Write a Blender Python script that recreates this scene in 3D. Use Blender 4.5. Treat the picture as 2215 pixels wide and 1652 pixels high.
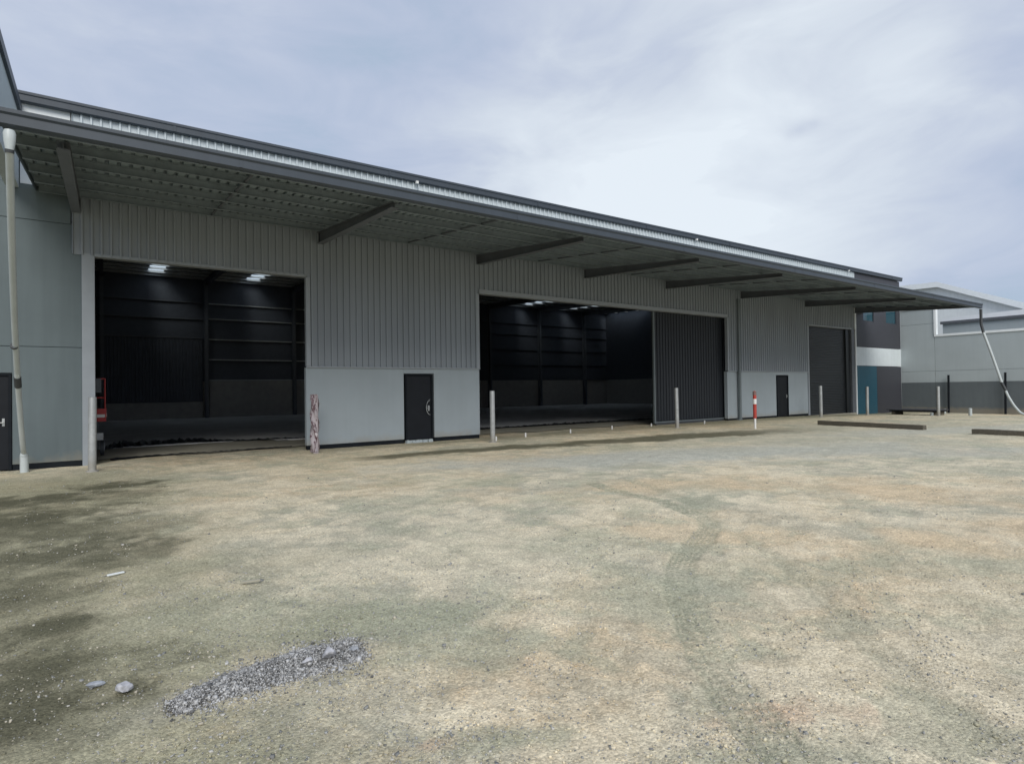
import bpy, math, random
import numpy as np
from mathutils import Matrix, Vector
random.seed(4); rng = np.random.default_rng(7)
for o in list(bpy.data.objects): bpy.data.objects.remove(o)
S = bpy.context.scene
COL = S.collection
R_ = math.radians

# ------------------------------------------------------------------ camera
cam_d = bpy.data.cameras.new("camera"); cam = bpy.data.objects.new("camera", cam_d); COL.objects.link(cam)
cam_d.sensor_fit = 'HORIZONTAL'; cam_d.sensor_width = 36.0; cam_d.lens = 36.0*1264.49/2215.0
cam_d.clip_start = 0.05; cam_d.clip_end = 3000
M3 = Matrix(((0.81997955, 0.00452652, -0.57237492), (-0.57220979, -0.01880349, -0.81989169), (-0.01447391, 0.99981295, -0.01282836)))
cam.matrix_world = Matrix.Translation((0.0, -17.06444, 1.65)) @ M3.to_4x4()
S.camera = cam

# ------------------------------------------------------------------ view
S.view_settings.view_transform = 'Standard'; S.view_settings.look = 'None'
S.view_settings.exposure = 0.6; S.view_settings.gamma = 1.0

# ------------------------------------------------------------------ world: overcast sky
SUN_EL, SUN_AZ = R_(38), R_(203)     # azimuth clockwise from +Y
W = bpy.data.worlds.new("World"); S.world = W; W.use_nodes = True
nt = W.node_tree; nt.nodes.clear()
def N(nt, t, **k):
    n = nt.nodes.new(t)
    for a, b in k.items(): setattr(n, a, b)
    return n
def L(nt, a, b): nt.links.new(a, b)
out = N(nt, 'ShaderNodeOutputWorld'); bg = N(nt, 'ShaderNodeBackground'); bg.inputs[1].default_value = 0.066
sky = N(nt, 'ShaderNodeTexSky', sky_type='NISHITA'); sky.sun_disc = False
sky.sun_elevation = SUN_EL; sky.sun_rotation = SUN_AZ; sky.air_density = 1.2; sky.dust_density = 2.0
tc = N(nt, 'ShaderNodeTexCoord')
mp = N(nt, 'ShaderNodeMapping'); mp.inputs['Scale'].default_value = (1.0, 1.0, 2.6); mp.inputs['Location'].default_value = (5.3, 2.2, 1.4)
L(nt, tc.outputs['Generated'], mp.inputs[0])
n1 = N(nt, 'ShaderNodeTexNoise'); n1.inputs['Scale'].default_value = 1.5; n1.inputs['Detail'].default_value = 6; n1.inputs['Roughness'].default_value = 0.47; n1.inputs['Distortion'].default_value = 0.35
L(nt, mp.outputs[0], n1.inputs['Vector'])
n2 = N(nt, 'ShaderNodeTexNoise'); n2.inputs['Scale'].default_value = 4.6; n2.inputs['Detail'].default_value = 7; n2.inputs['Roughness'].default_value = 0.55; n2.inputs['Distortion'].default_value = 0.6
L(nt, mp.outputs[0], n2.inputs['Vector'])
def math_n(nt, op, a, b=None, clamp=False):
    m = N(nt, 'ShaderNodeMath', operation=op); m.use_clamp = clamp
    for i, v in enumerate((a, b)):
        if v is None: continue
        if isinstance(v, (int, float)): m.inputs[i].default_value = v
        else: L(nt, v, m.inputs[i])
    return m.outputs[0]
def glow(direction, power):
    d = Vector(direction).normalized()
    vm = N(nt, 'ShaderNodeVectorMath', operation='DOT_PRODUCT'); vm.inputs[1].default_value = d
    nv = N(nt, 'ShaderNodeVectorMath', operation='NORMALIZE'); L(nt, tc.outputs['Generated'], nv.inputs[0]); L(nt, nv.outputs[0], vm.inputs[0])
    return math_n(nt, 'POWER', math_n(nt, 'MAXIMUM', vm.outputs['Value'], 0.0), power)
sx = N(nt, 'ShaderNodeSeparateXYZ'); L(nt, tc.outputs['Generated'], sx.inputs[0])
v = math_n(nt, 'ADD', math_n(nt, 'MULTIPLY', n1.outputs[0], 0.52), math_n(nt, 'MULTIPLY', n2.outputs[0], 0.48))
v = math_n(nt, 'MULTIPLY', math_n(nt, 'SUBTRACT', v, 0.5), 1.7)
v = math_n(nt, 'ADD', v, 0.40)
GLOWS = []
v = math_n(nt, 'ADD', v, math_n(nt, 'MULTIPLY', glow((0.72, 0.66, 0.20), 20), 0.46))
v = math_n(nt, 'ADD', v, math_n(nt, 'MULTIPLY', glow((0.733, 0.519, 0.441), 12), 0.20))
v = math_n(nt, 'SUBTRACT', v, math_n(nt, 'MULTIPLY', glow((0.97, 0.20, 0.12), 30), 0.25))
v = math_n(nt, 'SUBTRACT', v, math_n(nt, 'MULTIPLY', glow((0.35, 0.82, 0.44), 16), 0.12))
w1 = math_n(nt, 'ADD', math_n(nt, 'MULTIPLY', glow((0.818, 0.443, 0.365), 16000), 0.16), math_n(nt, 'MULTIPLY', glow((0.826, 0.427, 0.370), 22000), 0.12))
w1 = math_n(nt, 'ADD', w1, math_n(nt, 'MULTIPLY', glow((0.812, 0.456, 0.361), 24000), 0.10))
v = math_n(nt, 'SUBTRACT', v, w1)
ramp = N(nt, 'ShaderNodeValToRGB'); L(nt, v, ramp.inputs[0])
cr = ramp.color_ramp; cr.interpolation = 'B_SPLINE'
cr.elements[0].position = 0.08; cr.elements[0].color = (0.40, 0.52, 0.66, 1)
cr.elements[1].position = 0.95; cr.elements[1].color = (0.84, 0.91, 0.98, 1)
for p, c in ((0.26, (0.48, 0.555, 0.72)), (0.46, (0.565, 0.63, 0.77)), (0.66, (0.67, 0.735, 0.83))):
    e = cr.elements.new(p); e.color = c + (1,)
sc = N(nt, 'ShaderNodeVectorMath', operation='SCALE'); sc.inputs[3].default_value = 10.0
L(nt, ramp.outputs[0], sc.inputs[0])
mx = N(nt, 'ShaderNodeMix', data_type='RGBA'); mx.inputs[0].default_value = 0.92
L(nt, sky.outputs[0], mx.inputs[6]); L(nt, sc.outputs[0], mx.inputs[7])
L(nt, mx.outputs[2], bg.inputs[0]); L(nt, bg.outputs[0], out.inputs[0])

# ------------------------------------------------------------------ sun behind cloud
sd = bpy.data.lights.new("sun", 'SUN'); sd.energy = 1.5; sd.angle = R_(36); sd.color = (1.0, 0.965, 0.90)
so = bpy.data.objects.new("sun", sd); COL.objects.link(so)
tosun = Vector((math.sin(SUN_AZ)*math.cos(SUN_EL), math.cos(SUN_AZ)*math.cos(SUN_EL), math.sin(SUN_EL)))
so.rotation_euler = tosun.to_track_quat('Z', 'Y').to_euler(); so.location = tosun*60

# ------------------------------------------------------------------ materials
def mat(name, col, rough=0.6, metal=0.0, var=0.08, vscale=3.0, bump=0.0, bscale=40.0, streak=0.0, spec=0.5, col2=None, stretch=(1, 1, 1), dirt=None):
    m = bpy.data.materials.new(name); m.use_nodes = True
    t = m.node_tree; b = t.nodes['Principled BSDF']
    b.inputs['Roughness'].default_value = rough; b.inputs['Metallic'].default_value = metal
    b.inputs['Specular IOR Level'].default_value = spec
    tcn = N(t, 'ShaderNodeTexCoord'); mpn = N(t, 'ShaderNodeMapping'); mpn.inputs['Scale'].default_value = stretch
    L(t, tcn.outputs['Object'], mpn.inputs[0])
    no = N(t, 'ShaderNodeTexNoise'); no.inputs['Scale'].default_value = vscale; no.inputs['Detail'].default_value = 6; no.inputs['Roughness'].default_value = 0.6
    L(t, mpn.outputs[0], no.inputs['Vector'])
    rp = N(t, 'ShaderNodeValToRGB'); L(t, no.outputs[0], rp.inputs[0])
    c = np.array(col); d = np.array(col2) if col2 else c*(1+var)
    rp.color_ramp.elements[0].position = 0.3; rp.color_ramp.elements[0].color = tuple(np.clip(c*(1-var), 0, 1))+(1,)
    rp.color_ramp.elements[1].position = 0.7; rp.color_ramp.elements[1].color = tuple(np.clip(d, 0, 1))+(1,)
    last = rp.outputs[0]
    if streak > 0:
        mp2 = N(t, 'ShaderNodeMapping'); mp2.inputs['Scale'].default_value = (6.0, 6.0, 0.35)
        L(t, tcn.outputs['Object'], mp2.inputs[0])
        ns = N(t, 'ShaderNodeTexNoise'); ns.inputs['Scale'].default_value = 1.0; ns.inputs['Detail'].default_value = 5
        L(t, mp2.outputs[0], ns.inputs['Vector'])
        r2 = N(t, 'ShaderNodeValToRGB'); L(t, ns.outputs[0], r2.inputs[0])
        r2.color_ramp.elements[0].position = 0.35; r2.color_ramp.elements[0].color = (1-streak, 1-streak, 1-streak*0.95, 1)
        r2.color_ramp.elements[1].position = 0.62; r2.color_ramp.elements[1].color = (1, 1, 1, 1)
        mm = N(t, 'ShaderNodeMix', data_type='RGBA', blend_type='MULTIPLY'); mm.inputs[0].default_value = 1
        L(t, last, mm.inputs[6]); L(t, r2.outputs[0], mm.inputs[7]); last = mm.outputs[2]
    if dirt:   # mud splashed on the lowest half metre: (height, colour)
        gx = N(t, 'ShaderNodeNewGeometry'); sp = N(t, 'ShaderNodeSeparateXYZ'); L(t, gx.outputs['Position'], sp.inputs[0])
        nd = N(t, 'ShaderNodeTexNoise'); nd.inputs['Scale'].default_value = 2.2; nd.inputs['Detail'].default_value = 8; nd.inputs['Roughness'].default_value = 0.7
        L(t, tcn.outputs['Object'], nd.inputs['Vector'])
        hh = math_n(t, 'ADD', sp.outputs['Z'], math_n(t, 'MULTIPLY', math_n(t, 'SUBTRACT', nd.outputs[0], 0.5), 0.9*dirt[0]/0.4))
        f_ = math_n(t, 'SUBTRACT', 1.0, math_n(t, 'DIVIDE', hh, dirt[0]), clamp=True)
        f_ = math_n(t, 'MULTIPLY', f_, 0.55)
        mm = N(t, 'ShaderNodeMix', data_type='RGBA'); L(t, f_, mm.inputs[0])
        L(t, last, mm.inputs[6]); mm.inputs[7].default_value = tuple(dirt[1])+(1,); last = mm.outputs[2]
    L(t, last, b.inputs['Base Color'])
    if bump > 0:
        nb = N(t, 'ShaderNodeTexNoise'); nb.inputs['Scale'].default_value = bscale; nb.inputs['Detail'].default_value = 5
        L(t, tcn.outputs['Object'], nb.inputs['Vector'])
        bp = N(t, 'ShaderNodeBump'); bp.inputs['Strength'].default_value = 1.0; bp.inputs['Distance'].default_value = bump
        L(t, nb.outputs[0], bp.inputs['Height']); L(t, bp.outputs[0], b.inputs['Normal'])
    return m
MUD = (0.30, 0.26, 0.19)
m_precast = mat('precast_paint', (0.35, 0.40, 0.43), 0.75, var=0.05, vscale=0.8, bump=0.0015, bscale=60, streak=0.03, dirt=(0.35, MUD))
m_precast2 = mat('precast_paint_light', (0.40, 0.45, 0.465), 0.75, var=0.05, vscale=0.7, bump=0.0015, bscale=60, streak=0.03)
m_clad = mat('cladding_grey', (0.275, 0.305, 0.335), 0.5, var=0.07, vscale=1.0, streak=0.05, stretch=(1.35, 1.0, 0.12))
m_clad_lit = mat('cladding_lit', (0.58, 0.64, 0.67), 0.4, var=0.04, vscale=2.0, streak=0.05)  # same sheet as the grey cladding, with open-sky brightness put into its colour
m_flash = mat('flashing_grey', (0.31, 0.34, 0.37), 0.45, var=0.05)
m_gutter = mat('gutter_slate', (0.045, 0.058, 0.074), 0.5, var=0.07, vscale=1.5, streak=0.08)
m_steel = mat('primer_steel', (0.11, 0.12, 0.135), 0.5, var=0.12, vscale=3)
m_redsteel = mat('primer_red', (0.20, 0.12, 0.11), 0.6, var=0.15)
m_galv = mat('galvanised', (0.46, 0.48, 0.48), 0.42, metal=0.35, var=0.14, vscale=9)
m_purlin = mat('purlin_galv', (0.25, 0.29, 0.31), 0.5, metal=0.2, var=0.12, vscale=5)
m_sheet = mat('roof_underside', (0.20, 0.245, 0.265), 0.5, metal=0.0, var=0.08, vscale=2.5)
m_zinc_dark = mat('roof_foil', (0.20, 0.21, 0.22), 0.5, metal=0.3, var=0.12)
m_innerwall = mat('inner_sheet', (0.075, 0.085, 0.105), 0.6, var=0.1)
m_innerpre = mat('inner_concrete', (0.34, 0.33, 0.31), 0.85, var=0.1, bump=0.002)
m_dark = mat('door_black', (0.010, 0.012, 0.016), 0.5, var=0.15, spec=0.25)
m_bitumen = mat('bitumen', (0.010, 0.013, 0.017), 0.8, var=0.2, bump=0.003, spec=0.2)
m_slide = mat('sliding_door_paint', (0.017, 0.021, 0.027), 0.5, var=0.08, streak=0.12)
m_roller = mat('roller_paint', (0.017, 0.020, 0.023), 0.4, var=0.08)
m_teal = mat('panel_teal', (0.018, 0.085, 0.125), 0.5, var=0.05)
m_char = mat('panel_charcoal', (0.044, 0.046, 0.056), 0.55, var=0.06)
m_left_shade = mat('precast_left_shade', (0.125, 0.158, 0.168), 0.75, var=0.07, vscale=0.8, bump=0.0015, bscale=60, streak=0.08, dirt=(0.35, MUD))  # wall paint darkened: the shade on the left end is in the colour
m_white = mat('panel_white', (0.62, 0.68, 0.70), 0.6, var=0.04, streak=0.05)
m_trimw = mat('trim_white', (0.80, 0.84, 0.85), 0.45, var=0.03)
m_pre_dark = mat('precast_dark', (0.115, 0.135, 0.145), 0.75, var=0.08, vscale=0.8, bump=0.002, bscale=60, streak=0.08, dirt=(0.2, MUD))
m_pvc = mat('pvc', (0.50, 0.545, 0.55), 0.4, var=0.05, vscale=2.5, streak=0.06)
m_pipe_grey = mat('downpipe_grey', (0.15, 0.175, 0.185), 0.5, var=0.06)
m_rubber = mat('rubber', (0.05, 0.055, 0.06), 0.6, var=0.2)
m_bollard = mat('bollard_galv', (0.42, 0.435, 0.43), 0.45, metal=0.3, var=0.18, vscale=7, streak=0.10, dirt=(0.35, MUD))
m_slab = mat('slab_concrete', (0.74, 0.74, 0.72), 0.7, var=0.16, vscale=0.7, bump=0.002)
m_apron = mat('threshold_concrete', (0.36, 0.34, 0.27), 0.9, var=0.16, vscale=1.4, bump=0.008, bscale=18)
m_plastic = mat('black_plastic', (0.012, 0.014, 0.016), 0.32, var=0.2, bump=0.01, bscale=9)
m_red = mat('red_paint', (0.42, 0.03, 0.028), 0.4, var=0.1)
m_whitep = mat('white_paint', (0.72, 0.72, 0.70), 0.5, var=0.05)
m_orange = mat('red_orange', (0.42, 0.05, 0.035), 0.45, var=0.12)
m_timber = mat('dark_timber', (0.11, 0.098, 0.075), 0.9, var=0.35, vscale=5, bump=0.01, bscale=16, stretch=(1, 8, 8))
m_roofw = mat('shed_wall_white', (0.80, 0.84, 0.84), 0.5, var=0.04, streak=0.05)
m_fascw = mat('fascia_white', (0.82, 0.85, 0.88), 0.4, var=0.03)
m_roofg = mat('shed_roof_grey', (0.40, 0.45, 0.46), 0.5, var=0.06)
m_rock = mat('bluestone', (0.30, 0.32, 0.35), 0.85, var=0.3, vscale=30, bump=0.006, bscale=45)
m_rockl = mat('pale_stone', (0.44, 0.44, 0.46), 0.85, var=0.3, vscale=25, bump=0.006, bscale=40)
m_maroon = mat('wrap_film', (0.50, 0.44, 0.46), 0.35, var=0.1)
# torn film: pale with maroon torn patches
def torn():
    m = bpy.data.materials.new('torn_wrap'); m.use_nodes = True; t = m.node_tree; b = t.nodes['Principled BSDF']
    tcn = N(t, 'ShaderNodeTexCoord'); mpn = N(t, 'ShaderNodeMapping'); mpn.inputs['Scale'].default_value = (7, 7, 2.6); L(t, tcn.outputs['Object'], mpn.inputs[0])
    no = N(t, 'ShaderNodeTexNoise'); no.inputs['Scale'].default_value = 1.0; no.inputs['Detail'].default_value = 5; no.inputs['Distortion'].default_value = 1.4; L(t, mpn.outputs[0], no.inputs['Vector'])
    rp = N(t, 'ShaderNodeValToRGB'); L(t, no.outputs[0], rp.inputs[0]); rp.color_ramp.interpolation = 'LINEAR'
    rp.color_ramp.elements[0].position = 0.40; rp.color_ramp.elements[0].color = (0.42, 0.38, 0.40, 1)
    rp.color_ramp.elements[1].position = 0.62; rp.color_ramp.elements[1].color = (0.60, 0.56, 0.58, 1)
    e = rp.color_ramp.elements.new(0.47); e.color = (0.40, 0.35, 0.37, 1)
    e = rp.color_ramp.elements.new(0.51); e.color = (0.12, 0.07, 0.085, 1)
    e = rp.color_ramp.elements.new(0.56); e.color = (0.10, 0.045, 0.055, 1)
    L(t, rp.outputs[0], b.inputs['Base Color']); b.inputs['Roughness'].default_value = 0.4
    return m
m_torn = torn()
def translucent():
    m = bpy.data.materials.new('skylight_sheet'); m.use_nodes = True; t = m.node_tree; t.nodes.clear()
    o = N(t, 'ShaderNodeOutputMaterial'); a = N(t, 'ShaderNodeBsdfTranslucent'); a.inputs[0].default_value = (0.82, 0.92, 0.94, 1)
    c = N(t, 'ShaderNodeBsdfTransparent'); c.inputs[0].default_value = (0.9, 0.97, 1, 1)
    mi = N(t, 'ShaderNodeMixShader'); mi.inputs[0].default_value = 0.6
    L(t, a.outputs[0], mi.inputs[1]); L(t, c.outputs[0], mi.inputs[2]); L(t, mi.outputs[0], o.inputs[0]); return m
m_skylight = translucent()
def glass():
    m = bpy.data.materials.new('window_glass'); m.use_nodes = True; b = m.node_tree.nodes['Principled BSDF']
    b.inputs['Base Color'].default_value = (0.012, 0.06, 0.085, 1); b.inputs['Roughness'].default_value = 0.06
    b.inputs['Specular IOR Level'].default_value = 0.5; return m
m_glass = glass()

# ------------------------------------------------------------------ mesh builder
class MB:
    def __init__(s): s.v = []; s.f = []
    def add(s, vs, fs):
        n = len(s.v); s.v += [tuple(p) for p in vs]; s.f += [tuple(i+n for i in q) for q in fs]; return s
    def box(s, x0, x1, y0, y1, z0, z1):
        return s.add([(x0,y0,z0),(x1,y0,z0),(x1,y1,z0),(x0,y1,z0),(x0,y0,z1),(x1,y0,z1),(x1,y1,z1),(x0,y1,z1)],
                     [(0,3,2,1),(4,5,6,7),(0,1,5,4),(1,2,6,5),(2,3,7,6),(3,0,4,7)])
    def hexa(s, b, t):   # 4 bottom points, 4 top points, same order
        return s.add(list(b)+list(t), [(0,3,2,1),(4,5,6,7),(0,1,5,4),(1,2,6,5),(2,3,7,6),(3,0,4,7)])
    def extrude_x(s, prof, x0, x1):   # prof = [(y,z)...] closed
        n = len(prof); vs = [(x0,y,z) for y,z in prof]+[(x1,y,z) for y,z in prof]
        fs = [(i,(i+1)%n,(i+1)%n+n,i+n) for i in range(n)]+[tuple(range(n))[::-1], tuple(range(n,2*n))]
        return s.add(vs, fs)
    def extrude_y(s, prof, y0, y1):   # prof = [(x,z)]
        n = len(prof); vs = [(x,y0,z) for x,z in prof]+[(x,y1,z) for x,z in prof]
        fs = [(i,(i+1)%n,(i+1)%n+n,i+n) for i in range(n)]+[tuple(range(n))[::-1], tuple(range(n,2*n))]
        return s.add(vs, fs)
    def tube(s, pts, r, seg=14, caps=True):
        pts = [Vector(p) for p in pts]; rr = r if isinstance(r, (list, tuple)) else [r]*len(pts)
        ring = []; up = Vector((0.123, 0.99, 0.05))
        for i, p in enumerate(pts):
            d = (pts[min(i+1, len(pts)-1)]-pts[max(i-1, 0)]).normalized()
            a = d.cross(up)
            if a.length < 1e-3: a = d.cross(Vector((1, 0, 0)))
            a.normalize(); b = d.cross(a)
            ring.append([p+(a*math.cos(2*math.pi*k/seg)+b*math.sin(2*math.pi*k/seg))*rr[i] for k in range(seg)])
        vs = [q for g in ring for q in g]; fs = []
        for i in range(len(pts)-1):
            for k in range(seg):
                fs.append((i*seg+k, i*seg+(k+1)%seg, (i+1)*seg+(k+1)%seg, (i+1)*seg+k))
        if caps: fs += [tuple(range(seg))[::-1], tuple(range((len(pts)-1)*seg, len(pts)*seg))]
        return s.add(vs, fs)
    def ribs_xz(s, x0, x1, z0, z1, y, pitch=0.19, h=0.046, rw=0.040, out=-1, zs=None):
        """vertical ribbed sheet in the facade plane, ribs standing out by h"""
        prof = [(x0, 0)]; x = math.floor(x0/pitch)*pitch
        while x < x1-1e-6:
            a = [(x, 0), (x+pitch-rw*1.5, 0), (x+pitch-rw*1.25, h), (x+pitch-rw*0.35, h)]
            prof += [(px, d) for px, d in a if x0 < px < x1]
            x = x+pitch
        prof.append((x1, 0))
        n = len(prof); vs = [(px, y+out*d, z0) for px, d in prof]+[(px, y+out*d, z1) for px, d in prof]
        fs = [(i, i+1, n+i+1, n+i) for i in range(n-1)]
        return s.add(vs, fs)
    def build(s, name, m, parent=None, smooth=False, bevel=0.0, mw=None):
        me = bpy.data.meshes.new(name); me.from_pydata(s.v, [], s.f); me.validate(); me.update()
        me.materials.append(m)
        o = bpy.data.objects.new(name, me); COL.objects.link(o)
        if parent is not None:
            o.parent = parent; o.matrix_parent_inverse = Matrix.Identity(4)
        if smooth:
            for p in me.polygons: p.use_smooth = True
            me.set_sharp_from_angle(angle=R_(40))
        if bevel > 0:
            b = o.modifiers.new('bevel', 'BEVEL'); b.width = bevel; b.segments = 2; b.limit_method = 'ANGLE'
        return o
def tag(o, label=None, cat=None, group=None, kind=None):
    if label: o['label'] = label
    if cat: o['category'] = cat
    if group: o['group'] = group
    if kind: o['kind'] = kind
    return o
def empty(name, loc=(0, 0, 0), rz=0.0):
    o = bpy.data.objects.new(name, None); COL.objects.link(o); o.location = loc; o.rotation_euler = (0, 0, rz); o.empty_display_size = 0.3
    return o
def boxes(name, m, par, *bs, bevel=0.0):
    return [MB().box(*b_).build(name, m, par, bevel=bevel) for b_ in bs]
def copy_tree(o, parent=None):
    c = o.copy(); COL.objects.link(c)
    if parent is not None: c.parent = parent
    for ch in list(o.children): copy_tree(ch, c)
    return c
def gz(x):
    t = min(max((x-29)/14.5, 0), 1); return -0.22*t*t*(3-2*t)

# ================================================================== WAREHOUSE
WL, WR = -0.17, 37.20      # cladding face ends
wh = empty('warehouse', (0, 0, 0))
tag(wh, 'long grey metal clad warehouse with wide cantilevered canopy and two tall open doorways', 'warehouse')
CT = 8.44                  # top of cladding
HEAD = 4.97
# --- precast walls
p = MB()
for a, b_ in ((-12.0, -7.6), (-7.58, -3.6)): p.box(a, b_, 0.0, 0.18, 0.14, 6.46)
MB().box(-1.53, -0.62, 0.0, 0.18, 6.465, CT).build('upper_panel', m_trimw, wh)  # same wall as below, whitened to carry the open light above the canopy
MB().box(-12, -1.54, 0.0, 0.18, 6.465, CT).build('upper_panel', m_left_shade, wh)
# panel with the small black door cut out (door -2.75 .. -1.70, top 2.16)
p.box(-3.58, -2.77, 0, 0.18, 0.14, 2.772); p.box(-2.77, -1.68, 0, 0.18, 2.18, 2.772); p.box(-1.68, -0.42, 0, 0.18, 0.14, 2.772)
p.box(-3.58, -0.42, 0, 0.18, 2.785, 5.655); p.box(-3.58, -0.62, 0, 0.18, 5.668, 6.46)
p.box(-3.58, -0.42, 0.02, 0.17, 2.772, 2.785); p.box(-3.58, -0.62, 0.02, 0.17, 5.655, 5.668)
p.build('concrete_wall', m_left_shade, wh, bevel=0.006)
boxes('base_strip', m_bitumen, wh, (-3.58, -2.77, 0.012, 0.17, -0.1, 0.14), (-1.68, -0.42, 0.012, 0.17, -0.1, 0.14), (-12, -3.6, 0.012, 0.17, -0.1, 0.14))
MB().box(-0.42, WL, -0.035, 0.20, -0.02, HEAD+0.05).build('door_jamb', m_flash, wh, bevel=0.006)
pier = MB()
pier.box(4.74, 7.75, 0, 0.18, 0.13, 2.37); pier.box(7.75, 8.81, 0, 0.18, 2.2, 2.37); pier.box(8.81, 10.55, 0, 0.18, 0.13, 2.37)
pier.build('concrete_wall', m_precast, wh, bevel=0.006)
boxes('base_strip', m_bitumen, wh, (4.76, 7.75, 0.014, 0.17, -0.1, 0.13), (8.81, 10.53, 0.014, 0.17, -0.1, 0.13))
pier = MB()
pier.box(24.5, 28.66, 0, 0.18, 0.10, 2.37); pier.box(28.66, 29.83, 0, 0.18, 2.2, 2.37); pier.box(29.83, 31.87, 0, 0.18, 0.10, 2.37)
pier.build('concrete_wall', m_precast, wh, bevel=0.006)
boxes('base_strip', m_bitumen, wh, (24.52, 28.66, 0.014, 0.17, -0.15, 0.10), (29.83, 31.85, 0.014, 0.17, -0.2, 0.10))
# --- ribbed cladding
MB().ribs_xz(4.80, 10.50, 2.38, HEAD+0.0, -0.02).build('wall_cladding', m_clad, wh)
MB().ribs_xz(24.6, 31.80, 2.40, HEAD+0.0, -0.02).build('wall_cladding', m_clad, wh)
MB().ribs_xz(-0.60, WR, HEAD, 6.42, -0.02).build('wall_cladding', m_clad, wh)
MB().ribs_xz(-0.60, WR, 6.47, CT, -0.02).build('upper_cladding', m_clad_lit, wh)
# backing so that no light leaks through
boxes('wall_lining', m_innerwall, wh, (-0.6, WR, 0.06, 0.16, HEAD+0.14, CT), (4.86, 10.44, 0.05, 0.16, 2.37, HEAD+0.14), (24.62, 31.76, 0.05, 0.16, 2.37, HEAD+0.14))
# --- flashings
boxes('corner_flashing', m_flash, wh, (4.74, 4.86, -0.055, 0.10, 2.405, HEAD-0.022), (10.44, 10.55, -0.055, 0.10, 2.405, HEAD-0.022), (24.5, 24.62, -0.055, 0.10, 2.405, HEAD-0.022), (31.76, 31.868, -0.055, 0.20, 0.0, HEAD-0.022), bevel=0.004)
boxes('sill_flashing', m_flash, wh, (4.74, 10.56, -0.06, -0.001, 2.355, 2.40), (24.5, 31.755, -0.06, -0.001, 2.355, 2.40), bevel=0.004)
MB().box(WL, 4.74, -0.058, 0.18, HEAD-0.02, HEAD+0.05).build('head_flashing', m_flash, wh)
MB().box(10.55, 24.5, -0.075, 0.18, HEAD-0.02, HEAD+0.13).build('head_flashing', m_flash, wh, bevel=0.005)
MB().box(31.87, 36.74, -0.058, 0.18, HEAD-0.02, HEAD+0.05).build('head_flashing', m_flash, wh)
MB().box(36.74, 37.16, -0.03, 0.2, -0.3, HEAD).build('door_jamb', m_steel, wh)
boxes('corner_flashing', m_trimw, wh, (37.16, 37.26, -0.075, 0.2, -0.3, HEAD-0.022), (37.14, 37.265, -0.08, 0.2, HEAD-0.02, 6.4))
# --- personnel doors
def pdoor(x0, x1, z0, z1, label, hs=1, step=None):
    fr = MB().box(x0, x0+0.05, -0.02, 0.15, z0, z1).box(x1-0.05, x1, -0.02, 0.15, z0, z1).box(x0+0.05, x1-0.05, -0.02, 0.15, z1-0.05, z1)
    fo = fr.build('door_frame', m_bitumen, wh)
    d = MB().box(x0+0.053, x1-0.053, 0.02, 0.07, z0+0.01, z1-0.055).build('door', m_dark, wh, bevel=0.003)
    if label: d['label'] = label
    hx = x1-0.14 if hs > 0 else x0+0.14
    h = MB().tube([(hx, 0.02, 1.08), (hx, -0.045, 1.08), (hx-0.11*hs, -0.05, 1.08)], 0.011, 8)
    h.box(hx-0.022, hx+0.022, 0.004, 0.02, 1.0, 1.17)
    h.build('handle', m_galv, d, smooth=True)
    return d
d1 = pdoor(7.80, 8.76, 0.10, 2.17, 'black personnel door with a wire coil hung on its handle')
d2 = pdoor(28.70, 29.79, 0.02, 2.17, 'black personnel door beside the roller door')
d3 = pdoor(-2.76, -1.69, 0.02, 2.17, 'black personnel door behind the white downpipe')
# bolt on hinges side
# --- broken concrete step under the first door
random.seed(12)
st = MB()
for i in range(26):
    x = 7.84+random.random()*0.88; y = -0.07+random.random()*0.05; s_ = 0.03+random.random()*0.05
    st.hexa([(x-s_, y-s_, -0.02), (x+s_, y-s_*0.8, -0.02), (x+s_*0.8, y+s_, -0.02), (x-s_, y+s_, -0.02)],
            [(x-s_*.7, y-s_*.5, 0.05+random.random()*0.06), (x+s_*.6, y-s_*.6, 0.06+random.random()*0.04), (x+s_*.6, y+s_, 0.07), (x-s_*.8, y+s_, 0.08)])
st.box(7.83, 8.74, -0.03, 0.12, -0.05, 0.085)
st.build('door_step', m_precast2, wh)
# --- roller door, a ribbed curtain set back between guides
c = MB(); prof = []
z = -0.05
while z < 4.9:
    prof += [(0.17, z), (0.155, z+0.02), (0.155, z+0.06), (0.17, z+0.08)]; z += 0.095
prof_b = [(0.20, prof[-1][1]), (0.20, prof[0][1])]
c.extrude_x(prof+prof_b, 31.93, 36.3)
rd = c.build('roller_door', m_roller, wh)
boxes('door_guide', m_roller, rd, (31.88, 31.96, 0.07, 0.15, -0.1, 4.95), (36.26, 36.72, 0.07, 0.23, -0.2, 4.95))
MB().box(31.94, 36.28, 0.10, 0.21, -0.16, -0.05).build('bottom_rail', m_galv, rd)
# --- sliding door
sd_ = MB().ribs_xz(19.62, 24.75, 0.17, 5.15, 0.30, pitch=0.19, h=0.028).box(19.6, 24.76, 0.305, 0.34, 0.17, 5.15)
slo = sd_.build('sliding_door', m_slide, wh)
MB().box(19.6, 19.68, 0.22, 0.30, 0.07, 5.12).box(19.68, 24.70, 0.25, 0.30, 0.10, 0.15).build('door_edge', m_pipe_grey, slo)
MB().box(19.7, 24.74, 0.24, 0.36, -0.02, 0.10).build('bottom_seal', m_rubber, slo)
# --- downpipe on the second pier
dp = MB().box(25.24, 25.38, -0.17, -0.06, 0.05, 5.9).box(25.22, 25.40, -0.18, -0.02, 2.30, 2.46).box(25.18, 25.46, -0.15, -0.0, -0.1, 0.06)
dp.build('downpipe', m_pipe_grey, wh, bevel=0.01)
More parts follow.
